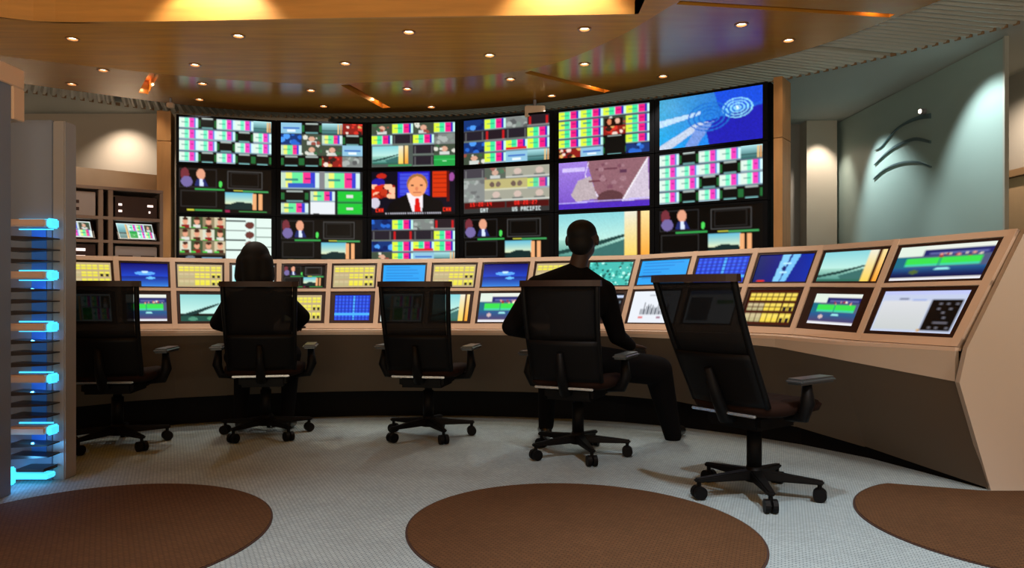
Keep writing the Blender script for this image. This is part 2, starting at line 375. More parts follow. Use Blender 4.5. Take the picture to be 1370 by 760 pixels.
for line, wds in zip(SW, WD):
    pts = smooth_poly([U3(x, y, 4.64) for x, y in line], 6); ww = np.interp(np.linspace(0, 1, len(pts)), np.linspace(0, 1, len(wds)), wds)
    bm = bmesh.new(); R = []
    for i, ((Y, Z), q) in enumerate(zip(pts, ww)):
        R.append([bm.verts.new((x_, Y-8.0, Z-2.4+s*q*.17)) for x_, s in ((-.02, 1), (.0, 1), (.0, -1), (-.02, -1))])
    for A, B in zip(R, R[1:]):
        for q in range(4): bm.faces.new((A[q], A[(q+1) % 4], B[(q+1) % 4], B[q]))
    bm.faces.new(R[0]); bm.faces.new(R[-1][::-1]); obj('swoosh', bm, M['swoosh'], em)
Yp, Zp = U3(1231, 149, 4.60)  # glowing disc stands in for a downlight's reflection in the glass
pl = thing('emblem_glint', 'tiny bright reflected glint above the swoosh emblem on the glass partition', 'lamp', (4.60, Yp, Zp))
bm = bmesh.new(); cyl(bm, (.055, 0, 0), (0, 0, 0), .035, n=14); obj('glint_body', bm, M['dev'], pl)
bm = bmesh.new(); cyl(bm, (-.001, 0, 0), (-.008, 0, 0), .022, n=14); obj('lens', bm, M['lamp'], pl)

# ------------------------------------------------------------------ carpet ovals
RUGS = [((.296, 3.228), .797, .734, 2.321, 'large round brown carpet inset on the grey floor in the middle, chair shadow crossing it'),
        ((-1.835, 3.185), .765, .81, .284, 'large round brown carpet inset beside the blue-lit tower, no chair near it'),
        ((2.415, 3.316), .81, .79, .18, 'large round brown carpet inset running under the console end wall')]
for (cx, cy), a, b, t, lb in RUGS:
    pts = []
    for i in range(96):
        s = 2*PI*i/96; u, v = a*math.cos(s), b*math.sin(s)
        x, y = cx+u*math.cos(t)-v*math.sin(t), cy+u*math.sin(t)+v*math.cos(t)
        if x > 1.8: y = min(y, 3.845+max(0, 2.46-x)*.35)
        x = max(x, -2.555)
        pts.append((x-cx, y-cy))
    r = thing('round_rug', lb, 'rug', (cx, cy, 0), 0, 'round brown carpet insets')
    obj('edge_binding', prism([(x, y) for x, y in pts], .0005, .004), M['rug_edge'], r)
    obj('pile', prism([(x*.988, y*.988 if y < .5 else y*.988) for x, y in pts], .0041, .007), M['rug'], r)

# ------------------------------------------------------------------ recessed downlights
ordn = ['first', 'second', 'third', 'fourth', 'fifth', 'sixth', 'seventh', 'eighth']
rows = [('front row', DLP[0:5], 0), ('middle row', DLP[5:11], 5), ('back row', DLP[11:18], 11), ('rearmost row', DLP[18:], 18)]
proto = None
LE = {0: 42, 5: 48, 11: 52, 18: 22}
for nm, ps, k0 in rows:
    for i, (x, y) in enumerate(ps):
        lb = 'small round downlight in the wooden ceiling, %s from left in the %s' % (ordn[i], nm)
        t = thing('downlight', lb, 'ceiling light', (x, y, CZ), 0, 'recessed downlights in the wooden ceiling')
        if proto is None:
            bm = bmesh.new(); n = 24
            for r0, r1, z0, z1 in ((.044, .060, -.006, -.006), (.060, .060, -.006, -.0005), (.044, .040, -.006, .03)):
                A = [bm.verts.new((r0*math.cos(2*PI*j/n), r0*math.sin(2*PI*j/n), z0)) for j in range(n)]
                B = [bm.verts.new((r1*math.cos(2*PI*j/n), r1*math.sin(2*PI*j/n), z1)) for j in range(n)]
                for j in range(n): bm.faces.new((A[j], A[(j+1) % n], B[(j+1) % n], B[j]))
            ring_me = obj('trim_ring', bm, M['ring'], t).data
            bm = bmesh.new(); cyl(bm, (0, 0, .012), (0, 0, .03), .040, n=20); lens_me = obj('lens', bm, M['lamp'], t).data
            proto = t
        else:
            link('trim_ring', ring_me, None, t); link('lens', lens_me, None, t)
        spot('downlight_spot', (x, y, CZ-.02), (x, y, 0), LE[k0], 90, .6, (1, .96, .90), .02)
# small beige box under the canopy and small white sensor
t = thing('ceiling_sensor', 'small cream sensor box under the ceiling edge above the video wall', 'sensor', (.27, 8.72, 3.13))
obj('housing', bbox(-.12, .12, -.08, .08, -.06, .08, .01), M['frame_beige'], t)
bm = bmesh.new(); cyl(bm, (0, 0, .081), (0, 0, .165), .02); obj('stem', bm, M['dev'], t)
t = thing('ceiling_sensor', 'tiny white sensor above the left top corner of the video wall', 'sensor', (-4.0, 8.65, 3.20))
obj('housing', bbox(-.04, .04, -.03, .03, -.015, .04, .008), M['frame_beige'], t)
bm = bmesh.new(); cyl(bm, (0, 0, .041), (0, 0, .098), .012); obj('stem', bm, M['dev'], t)

# ------------------------------------------------------------------ pictures for the screens
W_, W, Y_, C_, G_, MG, R_, B_ = (.92, .95, .93), (1, 1, 1), (.93, .92, .25), (.35, .92, .85), (.2, .85, .4), (.95, .1, .6), (.9, .12, .15), (.15, .2, .85)
class Cv:
    def __init__(s, w, h, bg=(0, 0, 0)): s.w, s.h = w, h; s.a = np.empty((h, w, 3)); s.a[:] = bg; s.yy, s.xx = np.mgrid[0:h, 0:w]; s.fx = (s.xx+.5)/w; s.fy = (s.yy+.5)/h
    def rect(s, x0, y0, x1, y1, c):
        a, b = int(round(x0*s.w)), max(int(round(x1*s.w)), int(round(x0*s.w))+1); d, e = int(round(y0*s.h)), max(int(round(y1*s.h)), int(round(y0*s.h))+1)
        s.a[max(d, 0):e, max(a, 0):b] = c
    def frame(s, x0, y0, x1, y1, c, t=.008):
        s.rect(x0, y0, x1, y0+t*1.8, c); s.rect(x0, y1-t*1.8, x1, y1, c); s.rect(x0, y0, x0+t, y1, c); s.rect(x1-t, y0, x1, y1, c)
    def ell(s, cx, cy, rx, ry, c): m = ((s.fx-cx)/rx)**2+((s.fy-cy)/ry)**2 < 1; s.a[m] = c
    def poly(s, pts, c):
        ins = np.zeros(s.fx.shape, bool); j = len(pts)-1
        for i in range(len(pts)):
            (xi, yi), (xj, yj) = pts[i], pts[j]
            if yi != yj: ins ^= ((yi > s.fy) != (yj > s.fy)) & (s.fx < (xj-xi)*(s.fy-yi)/(yj-yi)+xi)
            j = i
        s.a[ins] = c
    def line(s, x0, y0, x1, y1, c, t=.01):
        dx, dy = (x1-x0)*s.w, (y1-y0)*s.h; L = math.hypot(dx, dy)+1e-9; px, py = (s.fx-x0)*s.w, (s.fy-y0)*s.h
        u = (px*dx+py*dy)/L; d = abs(px*dy-py*dx)/L; s.a[(u >= 0) & (u <= L) & (d <= max(t*s.w/2, .6))] = c
    def grad(s, x0, y0, x1, y1, c0, c1):
        a, b, d, e = int(round(x0*s.w)), int(round(x1*s.w)), int(round(y0*s.h)), int(round(y1*s.h))
        if e <= d or b <= a: return
        t = np.linspace(0, 1, e-d)[:, None, None]; s.a[d:e, a:b] = np.array(c0)*(1-t)+np.array(c1)*t
    def speck(s, x0, y0, x1, y1, cols, n, r=.02):
        for _ in range(n):
            cx, cy = rng.uniform(x0, x1), rng.uniform(y0, y1); q = r*rng.uniform(.5, 1.5)
            m = (((s.fx-cx)/q)**2+((s.fy-cy)/(q*1.6))**2 < 1) & (s.fx > x0) & (s.fx < x1) & (s.fy > y0) & (s.fy < y1)
            s.a[m] = cols[rng.randint(len(cols))]
    def noise(s, k): s.a = np.clip(s.a*(1+rng.uniform(-k, k, s.a.shape[:2])[..., None]), 0, 1)
def bars_t(c, x0, y0, x1, y1, sch='pastel'):
    w = x1-x0; g = .012
    if sch == 'pastel': st = [((.85, .93, .88), .28), ((.45, .93, .75), .2), ((.85, .95, .9), .08), ((.93, .25, .72), .24), ((.3, .5, .85), .08), ((.8, .95, .95), .12)]
    elif sch == 'vivid': st = [((.85, .95, .25), .25), ((.25, .9, .6), .25), ((.7, .9, .9), .05), ((.93, .12, .5), .27), ((.15, .15, .7), .08), ((.75, .95, .9), .1)]
    else: st = [((.75, .85, .75), .12), ((.9, .92, .45), .16), ((.4, .9, .6), .28), ((.95, .2, .55), .2), ((.2, .25, .8), .12), ((.8, .9, .9), .12)]
    x = x0
    for col, f in st: c.rect(x, y0, x+w*f, y1, col); x += w*f
    c.rect(x0, y1-(y1-y0)*.10, x1, y1, (.55, .65, .7)); c.rect(x0+w*.1, y0+(y1-y0)*.42, x0+w*.45, y0+(y1-y0)*.52, (.2, .55, .5))
    c.rect(x0, y0, x1, y0+(y1-y0)*.07, (.35, .4, .5)); c.rect(x0+w*.62, y0+(y1-y0)*.35, x0+w*.78, y0+(y1-y0)*.45, (.5, .08, .4))
def tile(c, x0, y0, x1, y1, k):
    w, h = x1-x0, y1-y0
    def q(a, b, d, e, col): c.rect(x0+w*a, y0+h*b, x0+w*d, y0+h*e, col)
    if k in 'BVM': bars_t(c, x0, y0, x1, y1, {'B': 'pastel', 'V': 'vivid', 'M': 'mid'}[k])
    elif k == 'k': q(0, 0, 1, 1, (.02, .03, .03)); q(.0, .2, .12, .85, (.12, .4, .2)); q(.88, .2, 1, .85, (.12, .4, .2)); q(.2, .0, .8, .14, (.65, .7, .68)); q(.2, .88, .8, 1, (.4, .6, .6))
    elif k == 'd': q(0, 0, 1, 1, (.14, .12, .16)); q(.05, .1, .12, .9, (.35, .35, .36)); q(.88, .1, .95, .9, (.35, .35, .36)); q(0, .88, 1, 1, (.4, .45, .42))
    elif k == 'r': q(0, 0, 1, 1, (.14, .10, .13)); q(.04, .1, .16, .9, (.75, .1, .12)); q(.84, .1, .96, .9, (.75, .1, .12)); q(0, .88, 1, 1, (.5, .5, .5))
    elif k == 'g': q(0, 0, 1, 1, (.48, .5, .49)); c.speck(x0, y0, x1, y1, [(.35, .36, .36), (.65, .68, .66), (.5, .55, .52)], 9, w*.12)
    elif k == 'n': q(0, 0, 1, 1, (.13, .62, .27)); q(.0, .4, 1, .46, (.25, .8, .4)); q(.4, .5, .6, .62, (.7, .95, .75))
    elif k == 'b': q(0, 0, 1, 1, (.08, .2, .45)); c.speck(x0, y0, x1, y1, [(.3, .6, .95), (.05, .12, .35), (.15, .4, .8)], 8, w*.12)
    elif k == 'l': q(0, 0, 1, 1, (.55, .75, .85)); q(.1, .4, .9, .55, (.2, .4, .75)); q(.3, .65, .7, .85, (.9, .95, 1))
    elif k == 's': c.grad(x0, y0, x1, y1, (.65, .85, .87), (.2, .4, .4)); q(0, .6, 1, .68, (.1, .25, .25)); q(.78, .05, .86, 1, (.9, .75, .5)); q(.9, .05, .97, 1, (.85, .6, .35))
    elif k == 'p': q(0, 0, 1, 1, (.25, .3, .24)); c.ell(x0+w*.5, y0+h*.45, w*.16, h*.25, (.85, .65, .55)); q(.25, .68, .75, 1, (.8, .82, .8)); c.speck(x0, y0, x1, y1, [(.6, .3, .25), (.2, .4, .25), (.85, .85, .8)], 5, w*.09)
    elif k == 'P': q(0, 0, 1, 1, (.55, .12, .1)); c.speck(x0, y0, x1, y1, [(.95, .85, .8), (.85, .2, .15), (.9, .7, .4), (.2, .1, .08)], 12, w*.1)
    elif k == 'f': q(0, 0, 1, 1, (.62, .62, .54)); c.ell(x0+w*.55, y0+h*.42, w*.18, h*.3, (.85, .74, .68)); q(.3, .72, .8, 1, (.35, .36, .34)); q(0, .88, 1, 1, (.8, .82, .78))
    elif k == 'y': q(0, 0, 1, 1, (.75, .7, .4)); c.ell(x0+w*.35, y0+h*.5, w*.12, h*.25, (.35, .25, .2)); c.ell(x0+w*.65, y0+h*.5, w*.12, h*.25, (.4, .3, .25)); q(0, .85, 1, 1, (.85, .85, .7))
    elif k == 'w': q(0, 0, 1, 1, (.88, .9, .92)); q(.1, .92, .35, 1, (.1, .1, .1))
def grid(c, rows, x0=0, y0=0, x1=1, y1=1, g=.004):
    nr = len(rows)
    for j, r in enumerate(rows):
        nc = len(r)
        for i, k in enumerate(r):
            if k != '.': tile(c, x0+(x1-x0)*i/nc+g, y0+(y1-y0)*j/nr+g, x0+(x1-x0)*(i+1)/nc-g, y0+(y1-y0)*(j+1)/nr-g*1.5, k)
def sky_curtain(c, x0=0, y0=0, x1=1, y1=1):
    w, h = x1-x0, y1-y0
    X = lambda a: x0+w*a
    Yf = lambda a: y0+h*a
    c.grad(x0, y0, x1, Yf(.55), (.52, .80, .83), (.72, .90, .86)); c.grad(x0, Yf(.55), x1, y1, (.62, .82, .76), (.25, .5, .46))
    c.poly([(X(.0), Yf(.78)), (X(.3), Yf(.66)), (X(.75), Yf(.45)), (X(.75), Yf(.51)), (X(.35), Yf(.74)), (X(0), Yf(.86))], (.10, .25, .24))
    c.poly([(X(.35), Yf(.80)), (X(.75), Yf(.56)), (X(.75), Yf(.9)), (X(.4), Yf(.9))], (.22, .42, .4))
    c.rect(X(0), Yf(.9), X(.75), Yf(1), (.18, .4, .34))
    c.grad(X(.73), y0, X(.87), y1, (.90, .88, .80), (.95, .80, .35)); c.rect(X(.87), y0, X(.91), y1, (.25, .1, .04)); c.grad(X(.91), y0, x1, y1, (.95, .85, .6), (.95, .62, .2))
def darkmv(c):
    c.frame(.0, .03, .40, .44, (.16, .16, .17)); c.frame(.52, .05, .90, .44, (.28, .28, .28)); c.frame(.55, .09, .86, .40, (.14, .14, .14)); c.frame(.02, .52, .40, .88, (.18, .18, .18))
    c.ell(.06, .16, .045, .14, (.45, .18, .22)); c.ell(.08, .32, .06, .12, (.45, .4, .62)); c.ell(.23, .15, .045, .12, (.88, .62, .5)); c.poly([(.16, .42), (.19, .26), (.27, .26), (.31, .42)], (.12, .16, .4)); c.poly([(.22, .42), (.22, .26), (.25, .26), (.26, .42)], (.85, .9, 1))
    c.ell(.44, .36, .018, .07, (.3, .85, .35)); c.rect(.17, .465, .48, .50, (.2, .62, .3)); c.rect(.58, .475, .70, .505, (.85, .85, .3)); c.rect(.68, .485, .97, .52, (.25, .62, .35))
    c.grad(.49, .54, .80, .80, (.4, .72, .82), (.85, .9, .75)); c.poly([(.49, .92), (.49, .84), (.62, .74), (.78, .76), (.78, .92)], (.06, .16, .16))
    c.rect(.79, .55, .83, .92, (.92, .66, .45)); c.rect(.86, .55, .90, .92, (.92, .66, .45)); c.rect(.08, .93, .16, .965, (.8, .8, .25)); c.rect(.17, .935, .46, .97, (.25, .6, .3)); c.rect(.49, .93, .54, .98, (.6, .12, .3)); c.rect(.64, .94, .95, .97, (.25, .6, .3))
GL = {'0': ['111', '101', '101', '101', '111'], '1': ['010', '110', '010', '010', '111'], '2': ['111', '001', '111', '100', '111'], '3': ['111', '001', '111', '001', '111'],
      '4': ['101', '101', '111', '001', '001'], '5': ['111', '100', '111', '001', '111'], '7': ['111', '001', '001', '010', '010'], '8': ['111', '101', '111', '101', '111'],
      ':': ['000', '010', '000', '010', '000'], ' ': ['000']*5, 'G': ['111', '100', '101', '101', '111'], 'M': ['101', '111', '111', '101', '101'], 'T': ['111', '010', '010', '010', '010'],
      'U': ['101', '101', '101', '101', '111'], 'S': ['111', '100', '111', '001', '111'], 'P': ['111', '101', '111', '100', '100'], 'A': ['111', '101', '111', '101', '101'], 'C': ['111', '100', '100', '100', '111'],
      'I': ['111', '010', '010', '010', '111'], 'F': ['111', '100', '111', '100', '100'], 'N': ['101', '111', '111', '111', '101'], 'E': ['111', '100', '111', '100', '111'], 'W': ['101', '101', '111', '111', '101']}
def text(c, s, x, y, col, sc=1):
    px, py = int(x*c.w), int(y*c.h)
    for ch in s:
        for j, r in enumerate(GL[ch]):
            for i, b in enumerate(r):
                if b == '1': c.a[py+j*sc:py+(j+1)*sc, px+i*sc:px+(i+1)*sc] = col
        px += 4*sc
LW, LH = 120, 58
def p_bars5(): c = Cv(LW, LH, (.3, .4, .45)); grid(c, ['BkBBs', 'BBBkB', 'BBkBB', 'BkBkk']); return c
def p_mix(): c = Cv(LW, LH, (.1, .12, .12)); grid(c, ['lksP', 'bpMk', 'Mppl', 'kkPg']); return c
def p_big():
    c = Cv(LW, LH, (.1, .12, .14)); tile(c, .0, .0, .47, .42, 'M'); tile(c, .53, .0, .97, .42, 'M'); c.rect(.08, .28, .4, .38, (.2, .35, .75)); c.rect(.47, .0, .53, .42, (.5, .5, .52))
    tile(c, .0, .45, .33, .7, 'k'); tile(c, .0, .72, .33, .98, 'M'); tile(c, .36, .45, .66, .7, 'M'); tile(c, .36, .71, .66, .98, 'w'); tile(c, .69, .45, 1, .7, 'n'); tile(c, .69, .72, 1, .98, 'n')
    c.rect(.7, .47, .98, .68, (.1, .75, .2)); c.rect(.7, .74, .98, .96, (.1, .75, .2)); c.rect(.8, .53, .88, .6, (.85, .85, .85)); c.rect(.8, .82, .88, .88, (.85, .85, .85)); return c
def p_c3a(): c = Cv(LW, LH, (.3, .34, .32)); grid(c, ['pVpV', 'VdVg', '..dp', '..dn']); sky_curtain(c, .01, .51, .44, .93); c.rect(.2, .94, .48, .98, (.2, .6, .35)); return c
def p_c4a(): c = Cv(LW, LH, (.3, .32, .32)); grid(c, ['bVgr', 'drdV', 'bVVV', 'pVls']); c.rect(.5, .68, .74, .72, (.85, .12, .1)); return c
def p_anchor():
    c = Cv(LW, LH, (.03, .03, .10)); c.ell(.12, .10, .06, .06, (.75, .15, .1)); c.ell(.08, .25, .08, .1, (.12, .1, .6)); c.speck(.0, .3, .28, .62, [(.85, .15, .05), (1, .75, .6), (.75, .2, .1), (.6, .1, .05)], 26, .035); c.ell(.04, .72, .06, .12, (.8, .78, .85))
    c.rect(.32, .02, .70, .60, (.12, .10, .75)); c.rect(.34, .05, .68, .55, (.25, .3, .85))
    for i in range(5): c.rect(.34, .1+i*.1, .68, .115+i*.1, (.15, .15, .7))
    c.rect(.735, .02, .90, .60, (.82, .2, .04))
    for i in range(5): c.rect(.74, .08+i*.1, .9, .095+i*.1, (.55, .1, .03))
    c.rect(.9, .02, .93, .7, (.35, .03, .02)); c.ell(.96, .15, .03, .1, (.6, .3, .6))
    c.poly([(.16, 1), (.22, .72), (.42, .52), (.64, .52), (.84, .70), (.90, 1)], (.02, .02, .03)); c.poly([(.42, .5), (.50, .97), (.61, .97), (.62, .5)], (.93, .9, .92)); c.poly([(.53, .62), (.51, .97), (.60, .97), (.57, .62)], (.85, .08, .06))
    c.ell(.55, .30, .125, .24, (.62, .42, .22)); c.ell(.55, .36, .108, .235, (.93, .62, .42)); c.ell(.49, .33, .02, .02, (.3, .15, .1)); c.ell(.6, .33, .02, .02, (.3, .15, .1)); c.rect(.5, .48, .6, .5, (.65, .25, .2)); c.ell(.545, .41, .018, .05, (.85, .5, .35))
    c.rect(.0, .93, 1, 1, (.05, .03, .05)); text(c, 'CNN', .05, .86, (.95, .2, .1)); text(c, 'CNN', .86, .86, (.95, .2, .1))
    for i in range(26): c.rect(.17+i*.026, .95, .17+i*.026+.016, .985, (.7, .7, .75))
    return c
def p_clock():
    c = Cv(LW, LH, (.4, .4, .38)); grid(c, ['dpff', 'gyyV', 'gfff', '....']); c.a[:int(.74*LH)] = c.a[:int(.74*LH)]*.75+.16
    c.rect(0, .75, 1, 1, (.2, .2, .2)); c.rect(.01, .76, .49, .89, (.3, .05, .05)); c.rect(.51, .76, .99, .89, (.3, .05, .05)); text(c, '15:20:14', .08, .775, (.95, .15, .12)); text(c, '08:20:27', .60, .775, (.95, .15, .12))
    text(c, 'GMT', .2, .905, (.8, .85, .85)); text(c, 'US PACIFIC', .58, .905, (.8, .85, .85)); return c
def p_c5(): c = Cv(LW, LH, (.05, .05, .05)); grid(c, ['VVVV', 'VVpV', 'VVPV', 'VVkV', 'Plkb']); c.rect(.52, .24, .72, .42, (.12, .05, .03)); c.ell(.57, .32, .025, .06, (.85, .5, .35)); c.ell(.66, .31, .025, .06, (.9, .7, .6)); c.rect(.52, .62, .74, .98, (.03, .04, .04)); return c
def p_purple():
    c = Cv(LW, LH, (.5, .33, .62)); c.grad(.0, .0, .4, 1, (.62, .5, .85), (.45, .3, .75)); c.poly([(.32, 0), (1, 0), (.72, .86), (.45, .9)], (.55, .38, .42)); c.poly([(.98, .0), (1, .86), (.70, .88)], (.8, .75, .82)); c.line(.98, .02, .70, .9, (.97, .95, 1), .012); c.line(.34, .02, .3, .3, (.85, .8, .95), .01); c.line(.3, .3, .48, .88, (.9, .85, .95), .015)
    c.poly([(.14, .7), (.22, .4), (.36, .32), (.44, .8), (.2, .85)], (.72, .66, .68)); c.ell(.58, .8, .14, .16, (.36, .22, .24)); c.rect(.04, .12, .3, .2, (.8, .74, .95)); c.rect(.42, .17, .66, .2, (.4, .22, .28)); c.rect(.34, .42, .54, .45, (.4, .2, .25)); c.speck(.45, .05, .75, .6, [(.62, .46, .5), (.48, .3, .36)], 12, .03)
    c.rect(.68, .22, .76, .3, (.35, .2, .3)); c.rect(0, .88, 1, 1, (.30, .16, .72)); c.line(0, .87, 1, .84, (.75, .7, 1), .01); c.noise(.08); return c
def p_sky(): c = Cv(LW, LH); sky_curtain(c); c.noise(.03); return c
def p_water():
    c = Cv(LW, LH); c.a[:] = np.stack([.10+.2*(1-c.fx)*(1-c.fy), .35+.3*(1-c.fx), .80+.1*c.fy], -1)
    c.poly([(.45, .55), (1, .35), (1, 1), (.5, 1)], (.12, .12, .68)); c.poly([(.55, 0), (1, 0), (1, .3), (.6, .35)], (.10, .30, .85))
    c.poly([(0, .42), (.42, .33), (.42, .39), (0, .56)], (.72, .84, .95)); c.poly([(0, .93), (.38, .55), (.50, .55), (.12, 1), (0, 1)], (.75, .80, .88)); c.poly([(.38, .62), (.55, .55), (.38, 1), (.26, 1)], (.45, .58, .85))
    for (cx, cy, n_, r0, dr, col) in ((.77, .36, 4, .03, .035, (.55, .85, 1)), (.50, .46, 4, .05, .05, (.10, .42, .80))):
        for k in range(n_):
            r = r0+dr*k; d = np.hypot((c.fx-cx), (c.fy-cy)*.75); m = abs(d-r) < .008; c.a[m] = col
    c.ell(.77, .36, .015, .03, (.9, 1, 1)); c.noise(.10); return c
def p_people():
    c = Cv(LW, LH, (.08, .08, .06)); c.a[:] = (.3, .25, .18)
    for j in range(3):
        for i in range(4):
            x0, y0 = .005+i*.124, .0+j*.27; c.rect(x0, y0, x0+.118, y0+.25, [(.82, .84, .76), (.25, .32, .2), (.55, .5, .38), (.8, .75, .62)][(i+j*2) % 4]); c.ell(x0+.06, y0+.10, .028, .075, (.88, .62, .5)); c.ell(x0+.06, y0+.04, .03, .035, (.25, .12, .08)); c.rect(x0+.02, y0+.18, x0+.1, y0+.25, [(.55, .12, .12), (.85, .85, .82), (.3, .15, .1)][(i+j) % 3]); c.rect(x0, y0+.225, x0+.05, y0+.25, (.3, .8, .3)); c.rect(0, .84, 1, 1, (.02, .03, .06)); c.ell(.12, .91, .05, .05, (.4, .45, .5)); c.rect(.24, .9, .46, .94, (.5, .65, .75))
    c.rect(.5, .0, 1, .98, (.86, .93, .90)); c.rect(.82, 0, .83, 1, (.6, .7, .65))
    for k in range(4): c.rect(.5, .05+k*.22, .72, .08+k*.22, (.15, .2, .2)); c.ell(.76, .16+k*.22, .05, .08, (.4, .2, .18)); c.rect(.83, .2+k*.22, 1, .215+k*.22, (.2, .3, .25))
    return c
def p_dark(): c = Cv(LW, LH, (.004, .005, .006)); darkmv(c); return c
SW_, SH_ = 60, 34
def s_yellow(bg=(.72, .64, .48), n=8, m=3, by=(.9, .86, .25)):
    c = Cv(SW_, SH_, bg)
    for j in range(m):
        for i in range(n):
            x, y = .03+i*.95/n, .08+j*.9/m; pale = i < n*.35 and by[0] > .8 and j > 0
            c.rect(x, y, x+.8/n, y+.30/m, tuple(v*.9+.1 for v in by) if not pale else (.78, .72, .55)); c.rect(x, y+.36/m, x+.8/n, y+.66/m, by if not pale else (.72, .68, .5))
            if i >= n-2 and j > 0: c.rect(x+.02, y+.30/m, x+.7/n, y+.66/m, (.1, .08, .12))
    return c
def s_orange(): return s_yellow((.25, .08, .04), 8, 3, (.93, .82, .30))
def s_planet():
    c = Cv(SW_, SH_); c.grad(0, 0, 1, .55, (.02, .05, .42), (.08, .25, .75)); c.grad(0, .55, 1, 1, (.05, .15, .55), (.2, .5, .85)); c.ell(.5, .42, .22, .08, (.35, .65, .98)); c.ell(.5, .36, .07, .05, (.75, .9, 1)); c.rect(.1, .55, .9, .58, (.05, .12, .4)); c.ell(.62, .62, .1, .05, (.4, .75, 1)); return c
def s_edit(dark=False):
    c = Cv(SW_, SH_, (.30, .34, .48)); c.rect(0, 0, 1, .12, (.88, .9, .86)); c.rect(0, .0, .28, .28, (.85, .9, .85)); c.rect(.28, .12, 1, .3, (.12, .14, .4)); c.rect(.35, .2, .95, .26, (.35, .38, .62))
    c.speck(.45, .24, .9, .34, [(.9, .6, .5), (.95, .9, .8), (.6, .1, .1)], 10, .02); c.rect(.0, .3, .15, .7, (.1, .4, .5)); c.rect(.12, .36, .92, .52, (.22, .85, .3)); c.rect(.12, .52, .92, .6, (.25, .8, .65)); c.rect(.48, .36, .5, .6, (.1, .45, .5))
    c.grad(0, .62, 1, .9, (.12, .35, .55), (.3, .25, .42) if not dark else (.02, .04, .25)); c.ell(.55, .68, .08, .04, (.6, .9, .9)); c.ell(.25, .75, .05, .06, (.8, .7, .7) if not dark else (.3, .4, .2)); c.rect(0, .92, 1, 1, (.88, .88, .9)); return c
def s_edit2(): return s_edit(True)
def s_sky(): c = Cv(SW_, SH_); sky_curtain(c); return c
def s_sky2():
    c = Cv(SW_, SH_); c.grad(0, 0, 1, .7, (.55, .8, .8), (.75, .92, .88)); c.poly([(0, .75), (.45, .55), (.95, .32), (.95, .38), (.4, .72), (.1, .82)], (.06, .2, .2)); c.rect(0, .8, 1, 1, (.1, .3, .26)); c.ell(.3, .9, .12, .07, (.3, .55, .45)); c.ell(.75, .88, .1, .06, (.3, .6, .45)); return c
def s_list():
    c = Cv(SW_, SH_, (.16, .62, .92)); 
    for k in range(6): c.rect(.06, .1+k*.12, .06+rng.uniform(.4, .85), .13+k*.12, (.1, .45, .8))
    return c
def s_list2(): c = s_list(); c.rect(0, .62, 1, .68, (.02, .1, .2)); return c
def s_cols():
    c = Cv(SW_, SH_, (.10, .22, .78))
    for k in range(10):
        c.rect(.02+k*.098, .04, .07+k*.098, .96, (.20, .38, .92) if k != 5 else (.3, .68, .98))
    for j in range(7): c.rect(0, .1+j*.13, 1, .13+j*.13, (.08, .18, .6))
    c.rect(0, .72, 1, .8, (.3, .7, .95)); return c
def s_teal():
    c = Cv(SW_, SH_, (.25, .72, .68)); c.speck(0, 0, 1, 1, [(.45, .9, .82), (.1, .45, .42), (.12, .55, .5), (.7, .95, .9), (.05, .3, .28)], 90, .025); return c
def s_white(): c = Cv(SW_, SH_, (.78, .9, .9)); c.rect(.05, .1, .4, .9, (.5, .85, .85)); return c
def s_dark(): c = Cv(SW_, SH_, (.004, .005, .006)); darkmv(c); return c
def s_apps(): c = Cv(SW_, SH_, (.03, .03, .06)); c.rect(.0, .05, 1, .16, (.75, .8, .9)); c.speck(.1, .2, .95, .95, [(.4, .45, .5), (.2, .35, .3), (.55, .5, .6)], 14, .03); return c
def s_graph():
    c = Cv(SW_, SH_, (.88, .9, .93)); c.rect(.35, .12, .8, .15, (.6, .62, .65))
    for k in range(24):
        x = .22+k*.028; hgt = rng.uniform(.05, .32)+(.2 if k in (2, 9, 13) else 0); c.rect(x, .72-hgt, x+.016, .74, (.12, .18, .25))
    c.rect(.2, .8, .3, .84, (.85, .4, .4)); c.rect(.6, .8, .68, .84, (.6, .4, .5)); return c
def s_streak():
    c = Cv(SW_, SH_); c.a[:] = np.stack([.02+0*c.fx, .08+.12*abs(c.fx-.3), .38+.25*c.fx], -1); c.poly([(.44, 0), (.58, 0), (.5, .97), (.38, .97)], (.5, .78, .95)); c.poly([(.62, 0), (.76, 0), (.62, .97), (.52, .97)], (.45, .75, .95)); c.rect(.48, .3, .64, .36, (.7, .9, 1)); c.rect(.46, .62, .6, .68, (.7, .9, 1)); c.ell(.52, .5, .03, .09, (.05, .1, .4)); c.ell(.15, .95, .08, .05, (.8, .15, .08)); return c
def s_doc():
    c = Cv(SW_, SH_, (.74, .78, .88)); c.rect(0, .0, 1, .10, (.72, .75, .92)); c.rect(.22, .19, .34, .22, (.1, .1, .3)); c.rect(.38, .2, .55, .23, (.5, .6, .85)); c.rect(.62, .2, .97, .95, (.015, .015, .02))
    c.grad(.02, .25, .6, .95, (.82, .83, .85), (.76, .78, .78))
    for (a, b) in ((.72, .3), (.8, .3), (.9, .3), (.72, .42), (.85, .42), (.78, .5), (.82, .62), (.7, .86), (.78, .85), (.9, .85)): c.rect(a, b, a+.035, b+.03, (.5, .5, .55))
    c.rect(.74, .73, .9, .75, (.45, .45, .5)); c.rect(.58, .92, .62, .97, (.8, .6, .2)); return c
def s_win(): c = Cv(SW_, SH_, (.85, .88, .9)); c.rect(0, 0, 1, .12, (.4, .5, .7)); c.rect(.05, .2, .5, .9, (.3, .35, .4)); c.rect(.6, .3, .95, .4, (.25, .6, .35)); return c
def s_pals():
    c = Cv(SW_, SH_, (.86, .9, .88)); tile(c, .02, .02, .3, .98, 's'); grid(c, ['BMp', 'nBM'], .32, .05, .98, .95); return c

